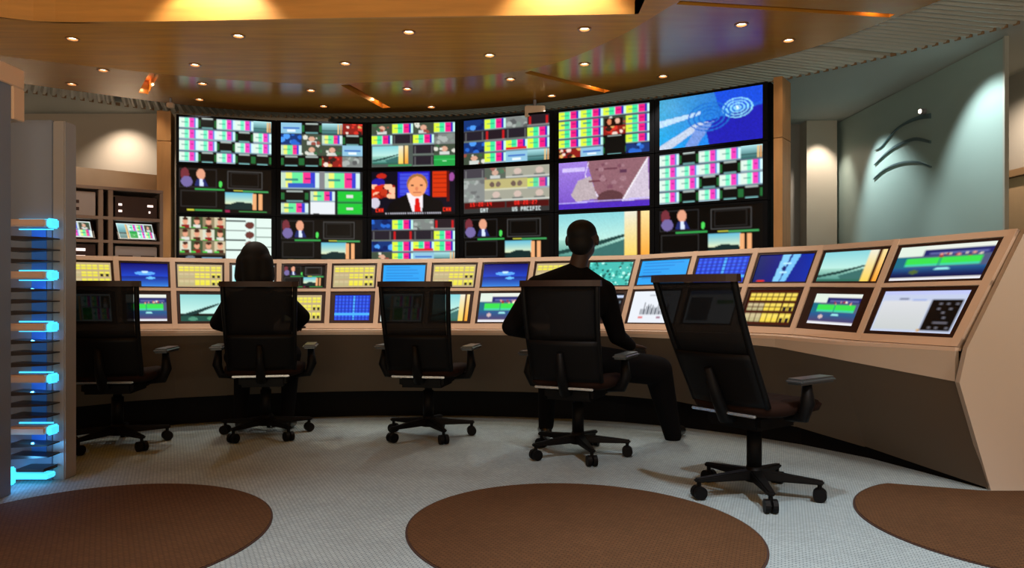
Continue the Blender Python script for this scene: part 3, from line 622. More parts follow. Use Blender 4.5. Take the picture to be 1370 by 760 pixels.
def lin_np(a): return np.where(a <= .04045, a/12.92, ((a+.055)/1.055)**2.4)
def screen_mesh(name, corners, cv, parent, up=1):
    """corners TL, TR, BR, BL (local); a grid whose points carry the picture"""
    w, h = cv.w, cv.h; TL, TR, BR, BL = [np.array(c, float) for c in corners]
    u = np.linspace(0, 1, w+1); v = np.linspace(0, 1, h+1); U, Vv = np.meshgrid(u, v)
    P = (TL*(1-U[..., None])+TR*U[..., None])*(1-Vv[..., None])+(BL*(1-U[..., None])+BR*U[..., None])*Vv[..., None]
    a = np.pad(lin_np(np.clip(cv.a, 0, 1)), ((1, 1), (1, 1), (0, 0)), 'edge')
    Cc = (a[:-1, :-1]+a[1:, :-1]+a[:-1, 1:]+a[1:, 1:])/4
    me = bpy.data.meshes.new(name); n = (w+1)*(h+1)
    i, j = np.meshgrid(np.arange(w), np.arange(h)); k = j*(w+1)+i
    F = np.stack([k, k+w+1, k+w+2, k+1], -1).reshape(-1, 4)
    me.vertices.add(n); me.vertices.foreach_set('co', P.reshape(-1)); me.loops.add(F.size); me.loops.foreach_set('vertex_index', F.reshape(-1).astype(np.int32))
    me.polygons.add(len(F)); me.polygons.foreach_set('loop_start', np.arange(0, F.size, 4, dtype=np.int32)); me.polygons.foreach_set('loop_total', np.full(len(F), 4, dtype=np.int32))
    me.update(calc_edges=True)
    at = me.attributes.new('picture', 'FLOAT_COLOR', 'POINT'); at.data.foreach_set('color', np.concatenate([Cc, np.ones(Cc.shape[:2]+(1,))], -1).reshape(-1))
    return link(name, me, M['screen'], parent)
def ring_bezel(outer, inner, nrm, front, back):
    """solid frame: outer and inner quads (4 points each), nrm points to the viewer"""
    bm = bmesh.new(); n = Vector(nrm)
    of = [bm.verts.new(Vector(p)+n*front) for p in outer]; inf = [bm.verts.new(Vector(p)+n*front) for p in inner]
    ib = [bm.verts.new(Vector(p)-n*.012) for p in inner]; ob = [bm.verts.new(Vector(p)-n*back) for p in outer]
    for i in range(4):
        j = (i+1) % 4
        bm.faces.new((of[i], of[j], inf[j], inf[i])); bm.faces.new((inf[i], inf[j], ib[j], ib[i])); bm.faces.new((of[j], of[i], ob[i], ob[j]))
    bm.faces.new(ob[::-1]); return bm

# ------------------------------------------------------------------ video wall
VB = [(-3.96, 8.70), (-2.88, 9.02), (-1.79, 9.13), (-.636, 8.97), (.488, 8.53), (1.552, 8.03), (2.54, 7.33)]
RP = .59; RT = 3.125
vw = thing('video_wall_stand', 'curved black support carrying the large video wall behind the console', 'stand')
for k in range(6):
    a, b = Vector(VB[k]), Vector(VB[k+1]); d = (b-a).normalized(); n = Vector((-d.y, d.x))     # n points away from the room
    bm = bmesh.new(); f = [a+n*.085, b+n*.085, b+n*.30, a+n*.30]
    A = [bm.verts.new((p.x, p.y, 0)) for p in f]; B = [bm.verts.new((p.x, p.y, 3.135)) for p in f]
    bm.faces.new(A[::-1]); bm.faces.new(B)
    for i in range(4): bm.faces.new((A[i], A[(i+1) % 4], B[(i+1) % 4], B[i]))
    obj('support_bay', bm, M['black2'], vw)
for (p, q, s, sp) in ((VB[0], VB[1], -1, 2.80), (VB[6], VB[5], 1, 2.55)):
    a, b = Vector(p), Vector(q); d = (a-b).normalized(); n = Vector((d.y, -d.x)); n = n if n.y > 0 else -n
    wd = .15 if s < 0 else .085
    c0 = a+d*.055-n*.0; c1 = a+d*(.055+wd)
    for z0, z1 in ((0, sp-.004), (sp+.004, 3.15)):
        bm = bmesh.new(); hexa(bm, [(c0.x, c0.y, z0), (c1.x, c1.y, z0), (c1.x, c1.y, z1), (c0.x, c0.y, z1), (*(c0+n*.3), z0), (*(c1+n*.3), z0), (*(c1+n*.3), z1), (*(c0+n*.3), z1)])
        obj('wood_side_panel', bm, M['pilaster'], vw)
VC = [[(p_bars5, 'pastel colour-bar tiles'), (p_dark, 'a dark multiview'), (p_people, 'faces beside white pages')],
      [(p_mix, 'mixed small camera pictures'), (p_big, 'large bars and green tiles'), (p_dark, 'a dark multiview')],
      [(p_c3a, 'small feeds and landscape'), (p_anchor, 'an anchor with red tie'), (p_c4a, 'small camera feeds')],
      [(p_c4a, 'small camera feeds'), (p_clock, 'grey feeds above red clock'), (p_dark, 'a dark multiview')],
      [(p_c5, 'vivid colour-bar tiles'), (p_purple, 'a purple still picture'), (p_sky, 'sky with yellow curtains')],
      [(p_water, 'blue water ripples'), (p_bars5, 'pastel colour-bar tiles'), (p_dark, 'a dark multiview')]]
rown = ['top', 'middle', 'bottom']
for k in range(6):
    a, b = Vector(VB[k]), Vector(VB[k+1]); L = (b-a).length; d = (b-a).normalized(); rz = math.atan2(d.y, d.x)
    mx0 = .057 if k else .035; mx1 = .057
    if k == 5: mx1 = .05
    for r in range(3):
        fn, txt = VC[k][r]; zt = RT-RP*r; zb = zt-RP
        t = thing('wall_monitor', 'wall monitor showing %s, %s row, %s column from left' % (txt, rown[r], ordn[k]), 'monitor', (a.x, a.y, zb), rz, 'large monitors of the video wall')
        g = .004
        outer = [(g, 0, RP-g), (L-g, 0, RP-g), (L-g, 0, g), (g, 0, g)]
        inner = [(mx0, 0, RP-.028), (L-mx1, 0, RP-.028), (L-mx1, 0, .028), (mx0, 0, .028)]
        obj('bezel', ring_bezel(outer, inner, (0, -1, 0), .006, .084), M['black2'], t)
        screen_mesh('screen', [(p[0], -.0005, p[2]) for p in inner], fn(), t)

# ------------------------------------------------------------------ console
Xf = lambda px, Y: (px-685)/FPX*Y
#        bottom px x, bottom y, Y ;  top px x, top y
CB = [(84, 441.5, 5.15, 74, 342), (161, 441.5, 5.45, 153.7, 343.7), (234, 441, 5.65, 230.2, 345.7), (304, 440.7, 5.80, 303.4, 347), (372, 440.3, 5.92, 373.7, 348), (436.8, 440, 6.0, 441.5, 348),
      (502, 440, 6.05, 508.4, 347.5), (568, 440.2, 6.05, 575.5, 347), (631.5, 440.5, 6.04, 643.6, 346.3), (699, 440.6, 5.98, 714, 345), (766, 440.8, 5.89, 785.6, 343.5), (830.7, 441.2, 5.75, 855.7, 342),
      (904, 442.5, 5.55, 931.6, 337.3), (979, 444.5, 5.28, 1013.5, 333), (1058.8, 448, 4.95, 1101.4, 329), (1147.6, 456, 4.52, 1202, 321), (1282.6, 464.6, 3.92, 1363, 307)]
bot = [Vector((Xf(x, Y), Y, EYE-(y-HOR)/FPX*Y)) for x, y, Y, _, _ in CB]
nrm = []
for i in range(len(bot)):
    a, b = bot[max(i-1, 0)], bot[min(i+1, len(bot)-1)]; d = (b-a); n = Vector((-d.y, d.x, 0)).normalized(); nrm.append(n)
top = []
for i, (x, y, Y, tx, ty) in enumerate(CB):
    Yt = Y+.30*nrm[i].y
    if i == len(CB)-1: Yt = 3.90
    if i == len(CB)-2: Yt = 4.50
    top.append(Vector((Xf(tx, Yt), Yt, EYE+(HOR-ty)/FPX*Yt)))
NC = len(bot)-1
con = thing('control_console', 'long curved beige console with two rows of inset screens before the video wall', 'desk')
def F(i, u, v): return top[i].lerp(top[i+1], u).lerp(bot[i].lerp(bot[i+1], u), v)
def FN(i):
    a = (top[i+1]-top[i])+(bot[i+1]-bot[i]); b = (bot[i]-top[i])+(bot[i+1]-top[i+1]); n = a.cross(b).normalized()
    return n if n.y < 0 or n.x < -.5 else -n
FNS = [FN(i) for i in range(NC)]
FNS = [n if (n.dot(Vector((0, 0, EYE))-F(i, .5, .5)) > 0) else -n for i, n in enumerate(FNS)]
def slab(bm, q, n, f=.012, b=.03):
    hexa(bm, [p+n*f for p in q]+[p-n*b for p in q])
# dividers
def vn(i):
    s = FNS[max(i-1, 0)]+FNS[min(i, NC-1)]; return s.normalized()
for i in range(NC+1):
    n = vn(i); e = .019; dl = (bot[i]-bot[i-1]).normalized() if i else (bot[1]-bot[0]).normalized(); dr = (bot[i+1]-bot[i]).normalized() if i < NC else dl
    bm = bmesh.new()
    l0, r0 = (e, e) if 0 < i < NC else ((0, e) if i == 0 else (.05, .0))
    t0, t1, b0, b1 = top[i]-dl*l0, top[i]+dr*r0, bot[i]-dl*l0, bot[i]+dr*r0
    slab(bm, [b0, b1, t1, t0], n, .013, .035); obj('divider', bm, M['console'], con)
VU = (.062, .43); VL = (.478, .925)
for (v0, v1, nm) in ((0, VU[0]-.004, 'top_rail'), (VU[1]+.004, VL[0]-.004, 'middle_rail'), (VL[1]+.004, 1.0, 'lower_rail')):
    bm = bmesh.new()
    for i in range(NC): slab(bm, [F(i, 0, v1), F(i, 1, v1), F(i, 1, v0), F(i, 0, v0)], FNS[i], .0105, .035)
    obj(nm, bm, M['console'], con)
# back board, cap and rear
bm = bmesh.new()
for i in range(NC): slab(bm, [F(i, 0, 1), F(i, 1, 1), F(i, 1, 0), F(i, 0, 0)], FNS[i], -.07, .085)
obj('back_board', bm, M['bezel'], con)
bm = bmesh.new()
for i in range(NC):
    o0, o1 = nrm[i]*.14, nrm[i+1]*.14; z = Vector((0, 0, .02))
    if i == NC-1: o1 = Vector((.0, .14, 0))
    hexa(bm, [top[i]-z, top[i+1]-z, top[i+1], top[i], top[i]+o0-z, top[i+1]+o1-z, top[i+1]+o1, top[i]+o0])
    lo0, lo1 = Vector((top[i].x, top[i].y, 0))+o0, Vector((top[i+1].x, top[i+1].y, 0))+o1
    hexa(bm, [lo0-nrm[i]*.02, lo1-nrm[i+1]*.02, top[i+1]+o1-nrm[i+1]*.02-z, top[i]+o0-nrm[i]*.02-z, lo0, lo1, top[i+1]+o1-z, top[i]+o0-z])
obj('rear_casing', bm, M['end'], con)
# ledge, fascia and knee panel
ld = [.13]*12+[.15, .17, .18, .15, .015]
zf = [.040]*11+[.045, .050, .06, .075, .11, .182]
led = [bot[i]-nrm[i]*ld[i] for i in range(NC+1)]
led[-1] = bot[-1]-Vector((.02, .0, 0))
flo = [Vector((bot[i].x+nrm[i].x*.10, bot[i].y+nrm[i].y*.10, 0)) for i in range(NC+1)]
flo[-1] = Vector((2.50, 3.87, 0)); flo[-2] = Vector((2.22, 4.60, 0))
bm = bmesh.new()
for i in range(NC):
    z = Vector((0, 0, .02)); hexa(bm, [led[i]-z, led[i+1]-z, led[i+1], led[i], bot[i]+nrm[i]*.02-z, bot[i+1]+nrm[i+1]*.02-z, bot[i+1]+nrm[i+1]*.02, bot[i]+nrm[i]*.02])
obj('desk_ledge', bm, M['console'], con)
bm = bmesh.new()
for i in range(NC):
    z = Vector((0, 0, .0205)); a, b = led[i]-z, led[i+1]-z; za, zb = Vector((0, 0, zf[i])), Vector((0, 0, zf[i+1]))
    hexa(bm, [led[i]-za, led[i+1]-zb, b, a, led[i]-za+nrm[i]*.03, led[i+1]-zb+nrm[i+1]*.03, b+nrm[i+1]*.03, a+nrm[i]*.03])
obj('fascia', bm, M['end'], con)
KZ = [.22]*12+[.21, .17, .13, .08, .012]
bm = bmesh.new()
for i in range(NC):
    p0, p1 = flo[i]+nrm[i]*.015, flo[i+1]+nrm[i+1]*.015; z0, z1 = Vector((0, 0, KZ[i]+.03)), Vector((0, 0, KZ[i+1]+.005 if i == NC-1 else KZ[i+1]+.03))
    hexa(bm, [p0, p1, p1+z1, p0+z0, p0+nrm[i]*.03, p1+nrm[i+1]*.03, p1+nrm[i+1]*.03+z1, p0+nrm[i]*.03+z0])
obj('shaded_plinth', bm, M['black2'], con)  # recessed plinth, its black stands in for the shade at the floor
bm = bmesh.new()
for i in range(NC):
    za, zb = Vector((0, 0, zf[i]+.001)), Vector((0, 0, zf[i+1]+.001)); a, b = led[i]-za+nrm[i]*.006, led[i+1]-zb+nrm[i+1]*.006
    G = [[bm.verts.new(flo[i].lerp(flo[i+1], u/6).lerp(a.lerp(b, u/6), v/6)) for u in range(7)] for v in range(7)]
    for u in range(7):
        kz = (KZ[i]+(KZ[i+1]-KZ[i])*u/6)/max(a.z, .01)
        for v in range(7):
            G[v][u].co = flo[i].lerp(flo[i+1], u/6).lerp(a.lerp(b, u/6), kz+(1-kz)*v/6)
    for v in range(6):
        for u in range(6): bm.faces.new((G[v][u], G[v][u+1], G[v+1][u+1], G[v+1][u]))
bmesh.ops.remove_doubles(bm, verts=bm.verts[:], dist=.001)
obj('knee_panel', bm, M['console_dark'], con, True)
# end wall of the console
prof = [(2.34, .564), (bot[-1].x+.01, bot[-1].z), (top[-1].x+.012, top[-1].z), (5.0, 1.40), (5.0, 0), (2.505, 0)]
bm = bmesh.new(); A = [bm.verts.new((x, 3.862, z)) for x, z in prof]; B = [bm.verts.new((x, 3.90, z)) for x, z in prof]
bm.faces.new(A); bm.faces.new(B[::-1])
for i in range(len(prof)): bm.faces.new((A[i], A[(i+1) % len(prof)], B[(i+1) % len(prof)], B[i]))
obj('end_panel', bm, M['end'], con)

UP = [(s_yellow, 'yellow button grid'), (s_planet, 'blue planet wallpaper'), (s_yellow, 'yellow button grid on beige'), (s_white, 'pale cyan page'), (s_dark, 'dark multiview with two people'), (s_yellow, 'yellow buttons on beige'),
      (s_list, 'light blue list'), (s_yellow, 'yellow buttons on tan'), (s_planet, 'deep blue planet wallpaper'), (s_yellow, 'yellow buttons'), (s_teal, 'teal crowded picture'), (s_list2, 'light blue list with a dark bar'),
      (s_cols, 'blue columns'), (s_streak, 'two pale streaks on blue'), (s_sky, 'landscape with curtains'), (s_edit2, 'wide green timeline')]
LO = [(s_pals, 'small feeds'), (s_edit, 'green editing timeline'), (s_sky2, 'pale sky over an airfield'), (s_win, 'a window list'), (s_yellow, 'yellow button grid'), (s_cols, 'blue columns'),
      (s_pals, 'small feeds'), (s_sky, 'landscape with curtains'), (s_edit, 'white-bordered green timeline'), (s_apps, 'dark application icons'), (s_apps, 'dark window with a white bar'), (s_graph, 'white page with bar graph'),
      (s_win, 'a pale window'), (s_orange, 'orange-yellow button grid on brown'), (s_edit, 'small timeline in wide bezel'), (s_doc, 'white document beside a black tool panel')]
inset_lo = {0: (.09, .09), 1: (.09, .09), 2: (.07, .08), 3: (.07, .09), 4: (.08, .09), 5: (.10, .10), 6: (.04, .06), 7: (.08, .08), 8: (.04, .05), 9: (.06, .08), 10: (.06, .10), 11: (.04, .04), 12: (.04, .05), 13: (.06, .06), 14: (.13, .14), 15: (.055, .07)}
ordl = ordn+['ninth', 'tenth', 'eleventh', 'twelfth', 'thirteenth', 'fourteenth', 'fifteenth', 'sixteenth']
for row, defs, (v0, v1) in (('upper', UP, VU), ('lower', LO, VL)):
    for i in range(NC):
        fn, txt = defs[i]; wl = (bot[i+1]-bot[i]).length; m = .021/wl; m1 = m if i < NC-1 else .052/wl
        O = F(i, m, v1); n = FNS[i]
        q = [F(i, m, v0)-O, F(i, 1-m1, v0)-O, F(i, 1-m1, v1)-O, F(i, m, v1)-O]
        iu, iv = (.035, .055) if row == 'upper' else inset_lo[i]
        if row == 'upper' and i == 3: iu = .05
        cen = lambda u, v: q[0].lerp(q[1], u).lerp(q[3].lerp(q[2], u), v)
        inner = [cen(iu, iv), cen(1-iu, iv), cen(1-iu, 1-iv), cen(iu, 1-iv)]
        t = thing('console_monitor', 'console screen showing %s, %s row, %s from left' % (txt, row, ordl[i]), 'monitor', O, 0, 'inset screens of the console')
        obj('bezel', ring_bezel([p-n*.004 for p in q], [p-n*.004 for p in inner], n, .007, .045), M['bezel'], t)
        screen_mesh('screen', [p-n*.0045 for p in inner], fn(), t)

# ------------------------------------------------------------------ equipment shelf on the left, behind the console
def frame_map(A, B):        # local u along the front, w into depth
    A, B = Vector(A), Vector(B); d = (B-A).normalized(); return d, Vector((-d.y, d.x)), (B-A).length
A_, B_2 = (-4.25, 6.45), (-3.353, 7.10); d_, n_, L_ = frame_map(A_, B_2); rz = math.atan2(d_.y, d_.x)
sh = thing('equipment_rack', 'brown open two-bay equipment rack behind the console, left of the video wall', 'rack', (*A_, 0), rz)
c1 = .60; ZS = [(1.975, 2.005), (1.70, 1.73), (1.485, 1.512), (1.28, 1.31)]
for x0, x1 in ((0, .03), (.56, .60), (.64, .68), (L_-.03, L_)): obj('upright', bbox(x0, x1, 0, .45, 0, 1.975, .003), M['rackf'], sh)
for z0, z1 in ZS: obj('rack_shelf', bbox(0, L_, -.004, .45, z0, z1, .003), M['rackf'], sh)
obj('back_board', bbox(.03, L_-.03, .43, .445, 0, 1.97), M['devdark'], sh)
bays = [(.06, .55), (.69, L_-.04)]
def W3(u, w, z): p = Vector(A_)+d_*u+n_*w; return (p.x, p.y, z)
def device(name, label, bay, z0, z1, m, leds, sz=.012, group=None):
    x0, x1 = bays[bay]; t = thing(name, label, 'device', W3(x0, .03, z0+.0), rz, 'devices in the equipment rack')
    w_ = x1-x0; obj('housing', bbox(.01, w_-.01, 0, .33, .001, z1-z0, .004), m, t)
    for (u, v, lm, wd) in leds: obj('indicator', bbox(w_*u, w_*u+wd, -.004, -.0005, (z1-z0)*v, (z1-z0)*v+sz), lm, t)
device('rack_device', 'dark device with red tint and two rows of white indicators, top right of the rack', 1, 1.73, 1.93, M['devdark'], [(.1, .55, M['ledw'], .03), (.1, .25, M['ledw'], .03), (.75, .55, M['ledw'], .05), (.78, .25, M['ledw'], .015)], .02)
device('rack_device', 'pale grey device with slatted front, top left of the rack', 0, 1.73, 1.95, M['dev'], [(.1, .2, M['devdark'], .3), (.1, .5, M['devdark'], .3)], .03)
device('rack_device', 'device with green indicator stripes in the lowest left bay of the rack', 0, 1.31, 1.47, M['devdark'], [(.25, .15, M['ledg'], .14), (.25, .42, M['ledg'], .14), (.25, .7, M['ledg'], .14), (.65, .2, M['ledw'], .08), (.65, .6, M['ledw'], .08)], .025)
device('rack_device', 'silver device in the lowest right bay of the rack', 1, 1.31, 1.46, M['dev'], [(.1, .3, M['devdark'], .12), (.6, .3, M['devdark'], .12)], .02)
for bay, lb, fn in ((1, 'small tilted rack monitor with white and coloured tiles, right bay', s_pals), (0, 'small tilted rack monitor with white and grey tiles, left bay', s_pals)):
    x0, x1 = bays[bay]; t = thing('rack_monitor', lb, 'monitor', W3(x0, .04, 1.512), rz)
    w_ = x1-x0; s_ = .03
    q = [Vector((.01, .08, .178)), Vector((w_-.03, .08, .178)), Vector((w_-.01, .0, .012)), Vector((.04, .0, .012))]
    n = Vector((0, -.9, .4)).normalized(); cen = lambda u, v: q[0].lerp(q[1], u).lerp(q[3].lerp(q[2], u), v)
    inner = [cen(.04, .05), cen(.96, .05), cen(.96, .95), cen(.04, .95)]
    obj('bezel', ring_bezel(q, inner, n, .004, .012), M['bezel'], t); screen_mesh('screen', inner, fn(), t)
    obj('monitor_foot', bbox(.12, w_-.12, .06, .14, .0005, .05, .004), M['black'], t)
# low partition behind the rack
bm = bmesh.new(); a, b = Vector((-5.4, 7.85)), Vector((-4.22, 9.0)); dd = (b-a).normalized(); nn = Vector((-dd.y, dd.x))*.08
hexa(bm, [(*a, 0), (*b, 0), (*b, 2.44), (*a, 2.44), (*(a+nn), 0), (*(b+nn), 0), (*(b+nn), 2.44), (*(a+nn), 2.44)])
tag(obj('partition_screen', bm, M['tan']), 'tan half-height partition between the equipment rack and the beige back wall', 'partition')

# ------------------------------------------------------------------ left tower with blue-lit fins
tw = thing('equipment_tower', 'tall grey metal tower with blue-lit fins standing at the left edge', 'tower', (-2.47, 4.08, 0))
obj('front_panel', bbox(-.56, -.07, 0, .02, 0, 1.99, .003), M['tower'], tw)
obj('corner_post', bbox(-.069, 0, 0, .11, 0, 1.985, .006), M['tower_side'], tw)
obj('back_panel', bbox(-.56, -.07, .085, .11, 0, 1.97), M['tower'], tw)
obj('top_cap', bbox(-.56, -.07, .021, .084, 1.94, 1.985), M['tower'], tw)
YB = -.13
def zpx(y, Y): return EYE+(HOR-y)/FPX*Y
for j, py in enumerate((298, 368, 438, 507.5, 577)):
    z = zpx(py, 3.95)
    bar = obj('light_bar', bbox(-.235, -.030, YB, YB+.10, z-.020, z+.020, .008), M['bar'], tw)
    obj('led_cap', bbox(-.0295, -.004, YB+.01, YB+.09, z-.026, z+.026, .008), M['cyan'], bar)
    obj('glow_strip', bbox(-.235, -.05, YB+.101, YB+.112, z-.030, z-.024), M['cyan'], bar)  # added glowing strips stand in for the blue light around each bar
    obj('glow_strip', bbox(-.235, -.05, YB+.101, YB+.112, z+.022, z+.030), M['cyan'], bar)
    point('fin_glow', (-2.47-.13, 4.08-.075, z-.075), .6, (.05, .35, 1), .01)
    for q in range(3):
        if j == 4 and q == 2: continue
        zz = zpx(py+20+15.5*q, 3.95)
        bm = bbox(-.225, -.022, YB+.01, YB+.12, zz-.012, zz+.012)
        for v in bm.verts:
            if v.co.x > -.03: v.co.z = zz+(v.co.z-zz)*.25
        obj('fin', bm, M['fin'], tw)
obj('core_glow', bbox(-.18, -.10, -.006, -.001, .14, 1.40), M['blue'], tw)  # emissive band stands in for blue light falling on the panel
obj('base_fin', bbox(-.18, -.035, YB, YB+.12, .075, .092), M['fin'], tw)
obj('base_glow', bbox(-.235, -.03, YB+.02, YB+.10, .03, .06, .006), M['cyan'], tw)
obj('base_led', bbox(-.24, -.20, YB-.01, YB+.03, .005, .10, .008), M['cyan'], tw)
point('base_glow_lamp', (-2.60, 3.88, .14), 1.6, (.1, .5, 1), .03)
# portal frame in front of it
pf = thing('portal_frame', 'grey door-height portal with a beige top frame at the left picture edge', 'frame', (-2.57, 3.88, 0))
obj('side_panel', bbox(-.06, 0, -1.6, -.09, 0, 2.10, .003), M['tower'], pf)
obj('header', bbox(-.07, .01, -1.6, 0, 2.10, 2.20, .004), M['frame_beige'], pf)
obj('corner_drop', bbox(-.07, .01, -.088, 0, 1.93, 2.099, .004), M['frame_beige'], pf)

# ------------------------------------------------------------------ office chairs
def make_chair(label, loc, rz, recline=.13, top_z=1.11, arm_z=.66, seatz=.47, base_rot=0, sc=1.0):
    t = thing('office_chair', label, 'chair', loc, rz, 'black mesh office chairs at the console')
    t.scale = (sc, sc, sc)
    R = .31
    bm = bmesh.new(); cyl(bm, (0, 0, .075), (0, 0, .15), .05, .04); obj('hub', bm, M['black'], t, True)
    for k in range(5):
        a = base_rot+2*PI*k/5; c, s = math.cos(a), math.sin(a)
        bm = bmesh.new()
        def P(r, w, z): return (c*r-s*w, s*r+c*w, z)
        hexa(bm, [P(.03, -.035, .085), P(.03, .035, .085), P(.03, .03, .135), P(.03, -.03, .135), P(R+.02, -.02, .085), P(R+.02, .02, .085), P(R+.02, .016, .105), P(R+.02, -.016, .105)])
        bmesh.ops.bevel(bm, geom=bm.edges[:], offset=.006, segments=2, affect='EDGES')
        obj('leg', bm, M['black'], t)
        bm = bmesh.new()
        for w0 in (-.030, .006):
            e = P(R, w0, .034); f = P(R, w0+.024, .034); cyl(bm, e, f, .033, n=16)
        cyl(bm, P(R, 0, .04), P(R, 0, .088), .011, n=8); cyl(bm, P(R, -.006, .034), P(R, .006, .034), .012, n=8)
        obj('caster', bm, M['black'], t)
    bm = bmesh.new(); cyl(bm, (0, 0, .14), (0, 0, .33), .038); cyl(bm, (0, 0, .33), (0, 0, seatz-.07), .028); obj('gas_column', bm, M['black'], t, True)
    obj('tilt_mechanism', bbox(-.16, .16, -.19, .15, seatz-.10, seatz-.02, .02), M['black'], t)
    # seat cushion
    bm = bmesh.new(); n = 40; prev = None
    def ring(sx, sy, z, waterfall=0):
        vs = []
        for i in range(n):
            a = 2*PI*i/n; ca, sa = math.cos(a), math.sin(a); e = .55
            x = sx*math.copysign(abs(ca)**e, ca); y = sy*math.copysign(abs(sa)**e, sa)
            vs.append(bm.verts.new((x, y+.02, z-(.03 if y > .15 else 0)*waterfall)))
        return vs
    rs = [ring(.22, .21, seatz-.03), ring(.265, .25, seatz-.012), ring(.275, .26, seatz+.015), ring(.268, .25, seatz+.04, 1), ring(.22, .21, seatz+.05, .6), ring(.1, .1, seatz+.042)]
    bm.faces.new(rs[0][::-1]); bm.faces.new(rs[-1])
    for A, B in zip(rs, rs[1:]):
        for i in range(n): bm.faces.new((A[i], A[(i+1) % n], B[(i+1) % n], B[i]))
    obj('seat', bm, M['seat'], t, True)
    obj('seat_trim', bbox(-.19, .19, -.262, -.244, seatz-.022, seatz-.008, .004), M['chrome'], t)
    # backrest: height profile (y of the back centre) and curved width
    zb = seatz+.025
    def back(u, s):        # u -1..1, s 0..1
        z = lerp(zb, top_z-.02, s); y = -.235-recline*s**1.15+.035*math.sin(s*PI*.9)*(-1)+.045*u*u; hw = .225+.018*s
        return Vector((u*hw, y, z))
    def shell(s0, s1, u0=-1, u1=1, th=.02, nu=10, ns=8):
        bm = bmesh.new(); G = []
        for j in range(ns+1):
            G.append([[bm.verts.new(back(lerp(u0, u1, i/nu), lerp(s0, s1, j/ns))+Vector((0, o, 0))) for i in range(nu+1)] for o in (0, -th)])
        for j in range(ns):
            for i in range(nu):
                for q in (0, 1): bm.faces.new((G[j][q][i], G[j][q][i+1], G[j+1][q][i+1], G[j+1][q][i]))
        for j in range(ns):
            for i in (0, nu): bm.faces.new((G[j][0][i], G[j+1][0][i], G[j+1][1][i], G[j][1][i]))
        for i in range(nu):
            for j in (0, ns): bm.faces.new((G[j][0][i], G[j][0][i+1], G[j][1][i+1], G[j][1][i]))
        return bm
    obj('lower_back_shell', shell(0, .42), M['black'], t, True)
    obj('mesh_back', shell(.42, .97, -.9, .9, .006), M['mesh'], t, True)
    bm = bmesh.new()
    bm.free()
    for sgn in (-1, 1):
        bm = bmesh.new(); tube(bm, [back(sgn*.97, s/10)+Vector((0, -.004, 0)) for s in range(11)], .016, 10); obj('back_frame', bm, M['black'], t, True)
    tp = back(0, 1)
    bm = bmesh.new(); R_ = []
    for i in range(13):
        u = -1.06+2.12*i/12; p = back(u, 1); w_ = .020 if abs(u) < 1 else .014
        R_.append([bm.verts.new(p+Vector(o)) for o in ((0, .016, -.018), (0, -w_-.006, -.018), (0, -w_-.004, .018), (0, .010, .018))])
    for A, B in zip(R_, R_[1:]):
        for q in range(4): bm.faces.new((A[q], A[(q+1) % 4], B[(q+1) % 4], B[q]))
    bm.faces.new(R_[0]); bm.faces.new(R_[-1][::-1]); obj('top_bar', bm, M['top'], t)
    # spine joining seat and back
    bm = bmesh.new(); tube(bm, [(0, -.10, seatz-.05), (0, -.24, seatz-.04), (0, -.29, seatz+.05), back(0, .3)+Vector((0, -.035, 0))], [.035, .035, .03, .02], 10)
    obj('back_spine', bm, M['black'], t, True)
    for sgn in (-1, 1):
        bm = bmesh.new(); tube(bm, [(sgn*.20, -.02, seatz-.03), (sgn*.30, -.03, seatz-.02), (sgn*.325, -.04, seatz+.05), (sgn*.315, -.03, arm_z-.03)], [.026, .03, .034, .022], 10)
        obj('arm_post', bm, M['black'], t, True)
        bm = bbox(sgn*.315-.048, sgn*.315+.048, -.14, .15, arm_z-.03, arm_z, .012, 3); obj('arm_pad', bm, M['armpad'], t)
    return t
make_chair('black mesh office chair partly hidden by the blue-lit tower, leftmost of the row', (-2.66, 4.98, 0), math.radians(8), base_rot=.5)
make_chair('black mesh office chair of the long-haired person, back turned squarely to us', (-1.78, 5.34, 0), math.radians(11), base_rot=.32)
make_chair('empty black mesh office chair in the middle of the row, between the two seated people', (-.60, 5.30, 0), math.radians(-10), base_rot=.31)
make_chair('black mesh office chair of the seated man with the short hair', (.42, 4.70, 0), math.radians(-25), base_rot=.30, recline=.12)
make_chair('empty reclined black mesh office chair turned to the right, closest to us', (1.24, 3.78, 0), math.radians(-54), base_rot=.55, recline=.27, top_z=1.125, arm_z=.635, seatz=.465)

# ------------------------------------------------------------------ people
def blob(name, parts, m, parent, voxel=.012, smooth=3):
    """one continuous surface grown round tapered limbs and ellipsoids"""
    bm = bmesh.new()
    for p in parts:
        if p[0] == 'c':
            _, a, r0, b, r1 = p; cyl(bm, a, b, r0, r1, 20)
            for c, r in ((a, r0), (b, r1)): bmesh.ops.create_icosphere(bm, subdivisions=3, radius=r*1.0, matrix=Matrix.Translation(c))
        else:
            _, c, rr, *rot = p; mt = Matrix.Translation(c)
            if rot: mt = mt @ Matrix.Rotation(rot[0], 4, rot[1])
            bmesh.ops.create_icosphere(bm, subdivisions=4, radius=1, matrix=mt @ Matrix.Diagonal((*rr, 1)))
    o = obj(name, bm, m, parent, True)
    r = o.modifiers.new('r', 'REMESH'); r.mode = 'VOXEL'; r.voxel_size = voxel; r.use_smooth_shade = True
    s = o.modifiers.new('s', 'SMOOTH'); s.factor = .5; s.iterations = smooth
    return o
V3 = Vector
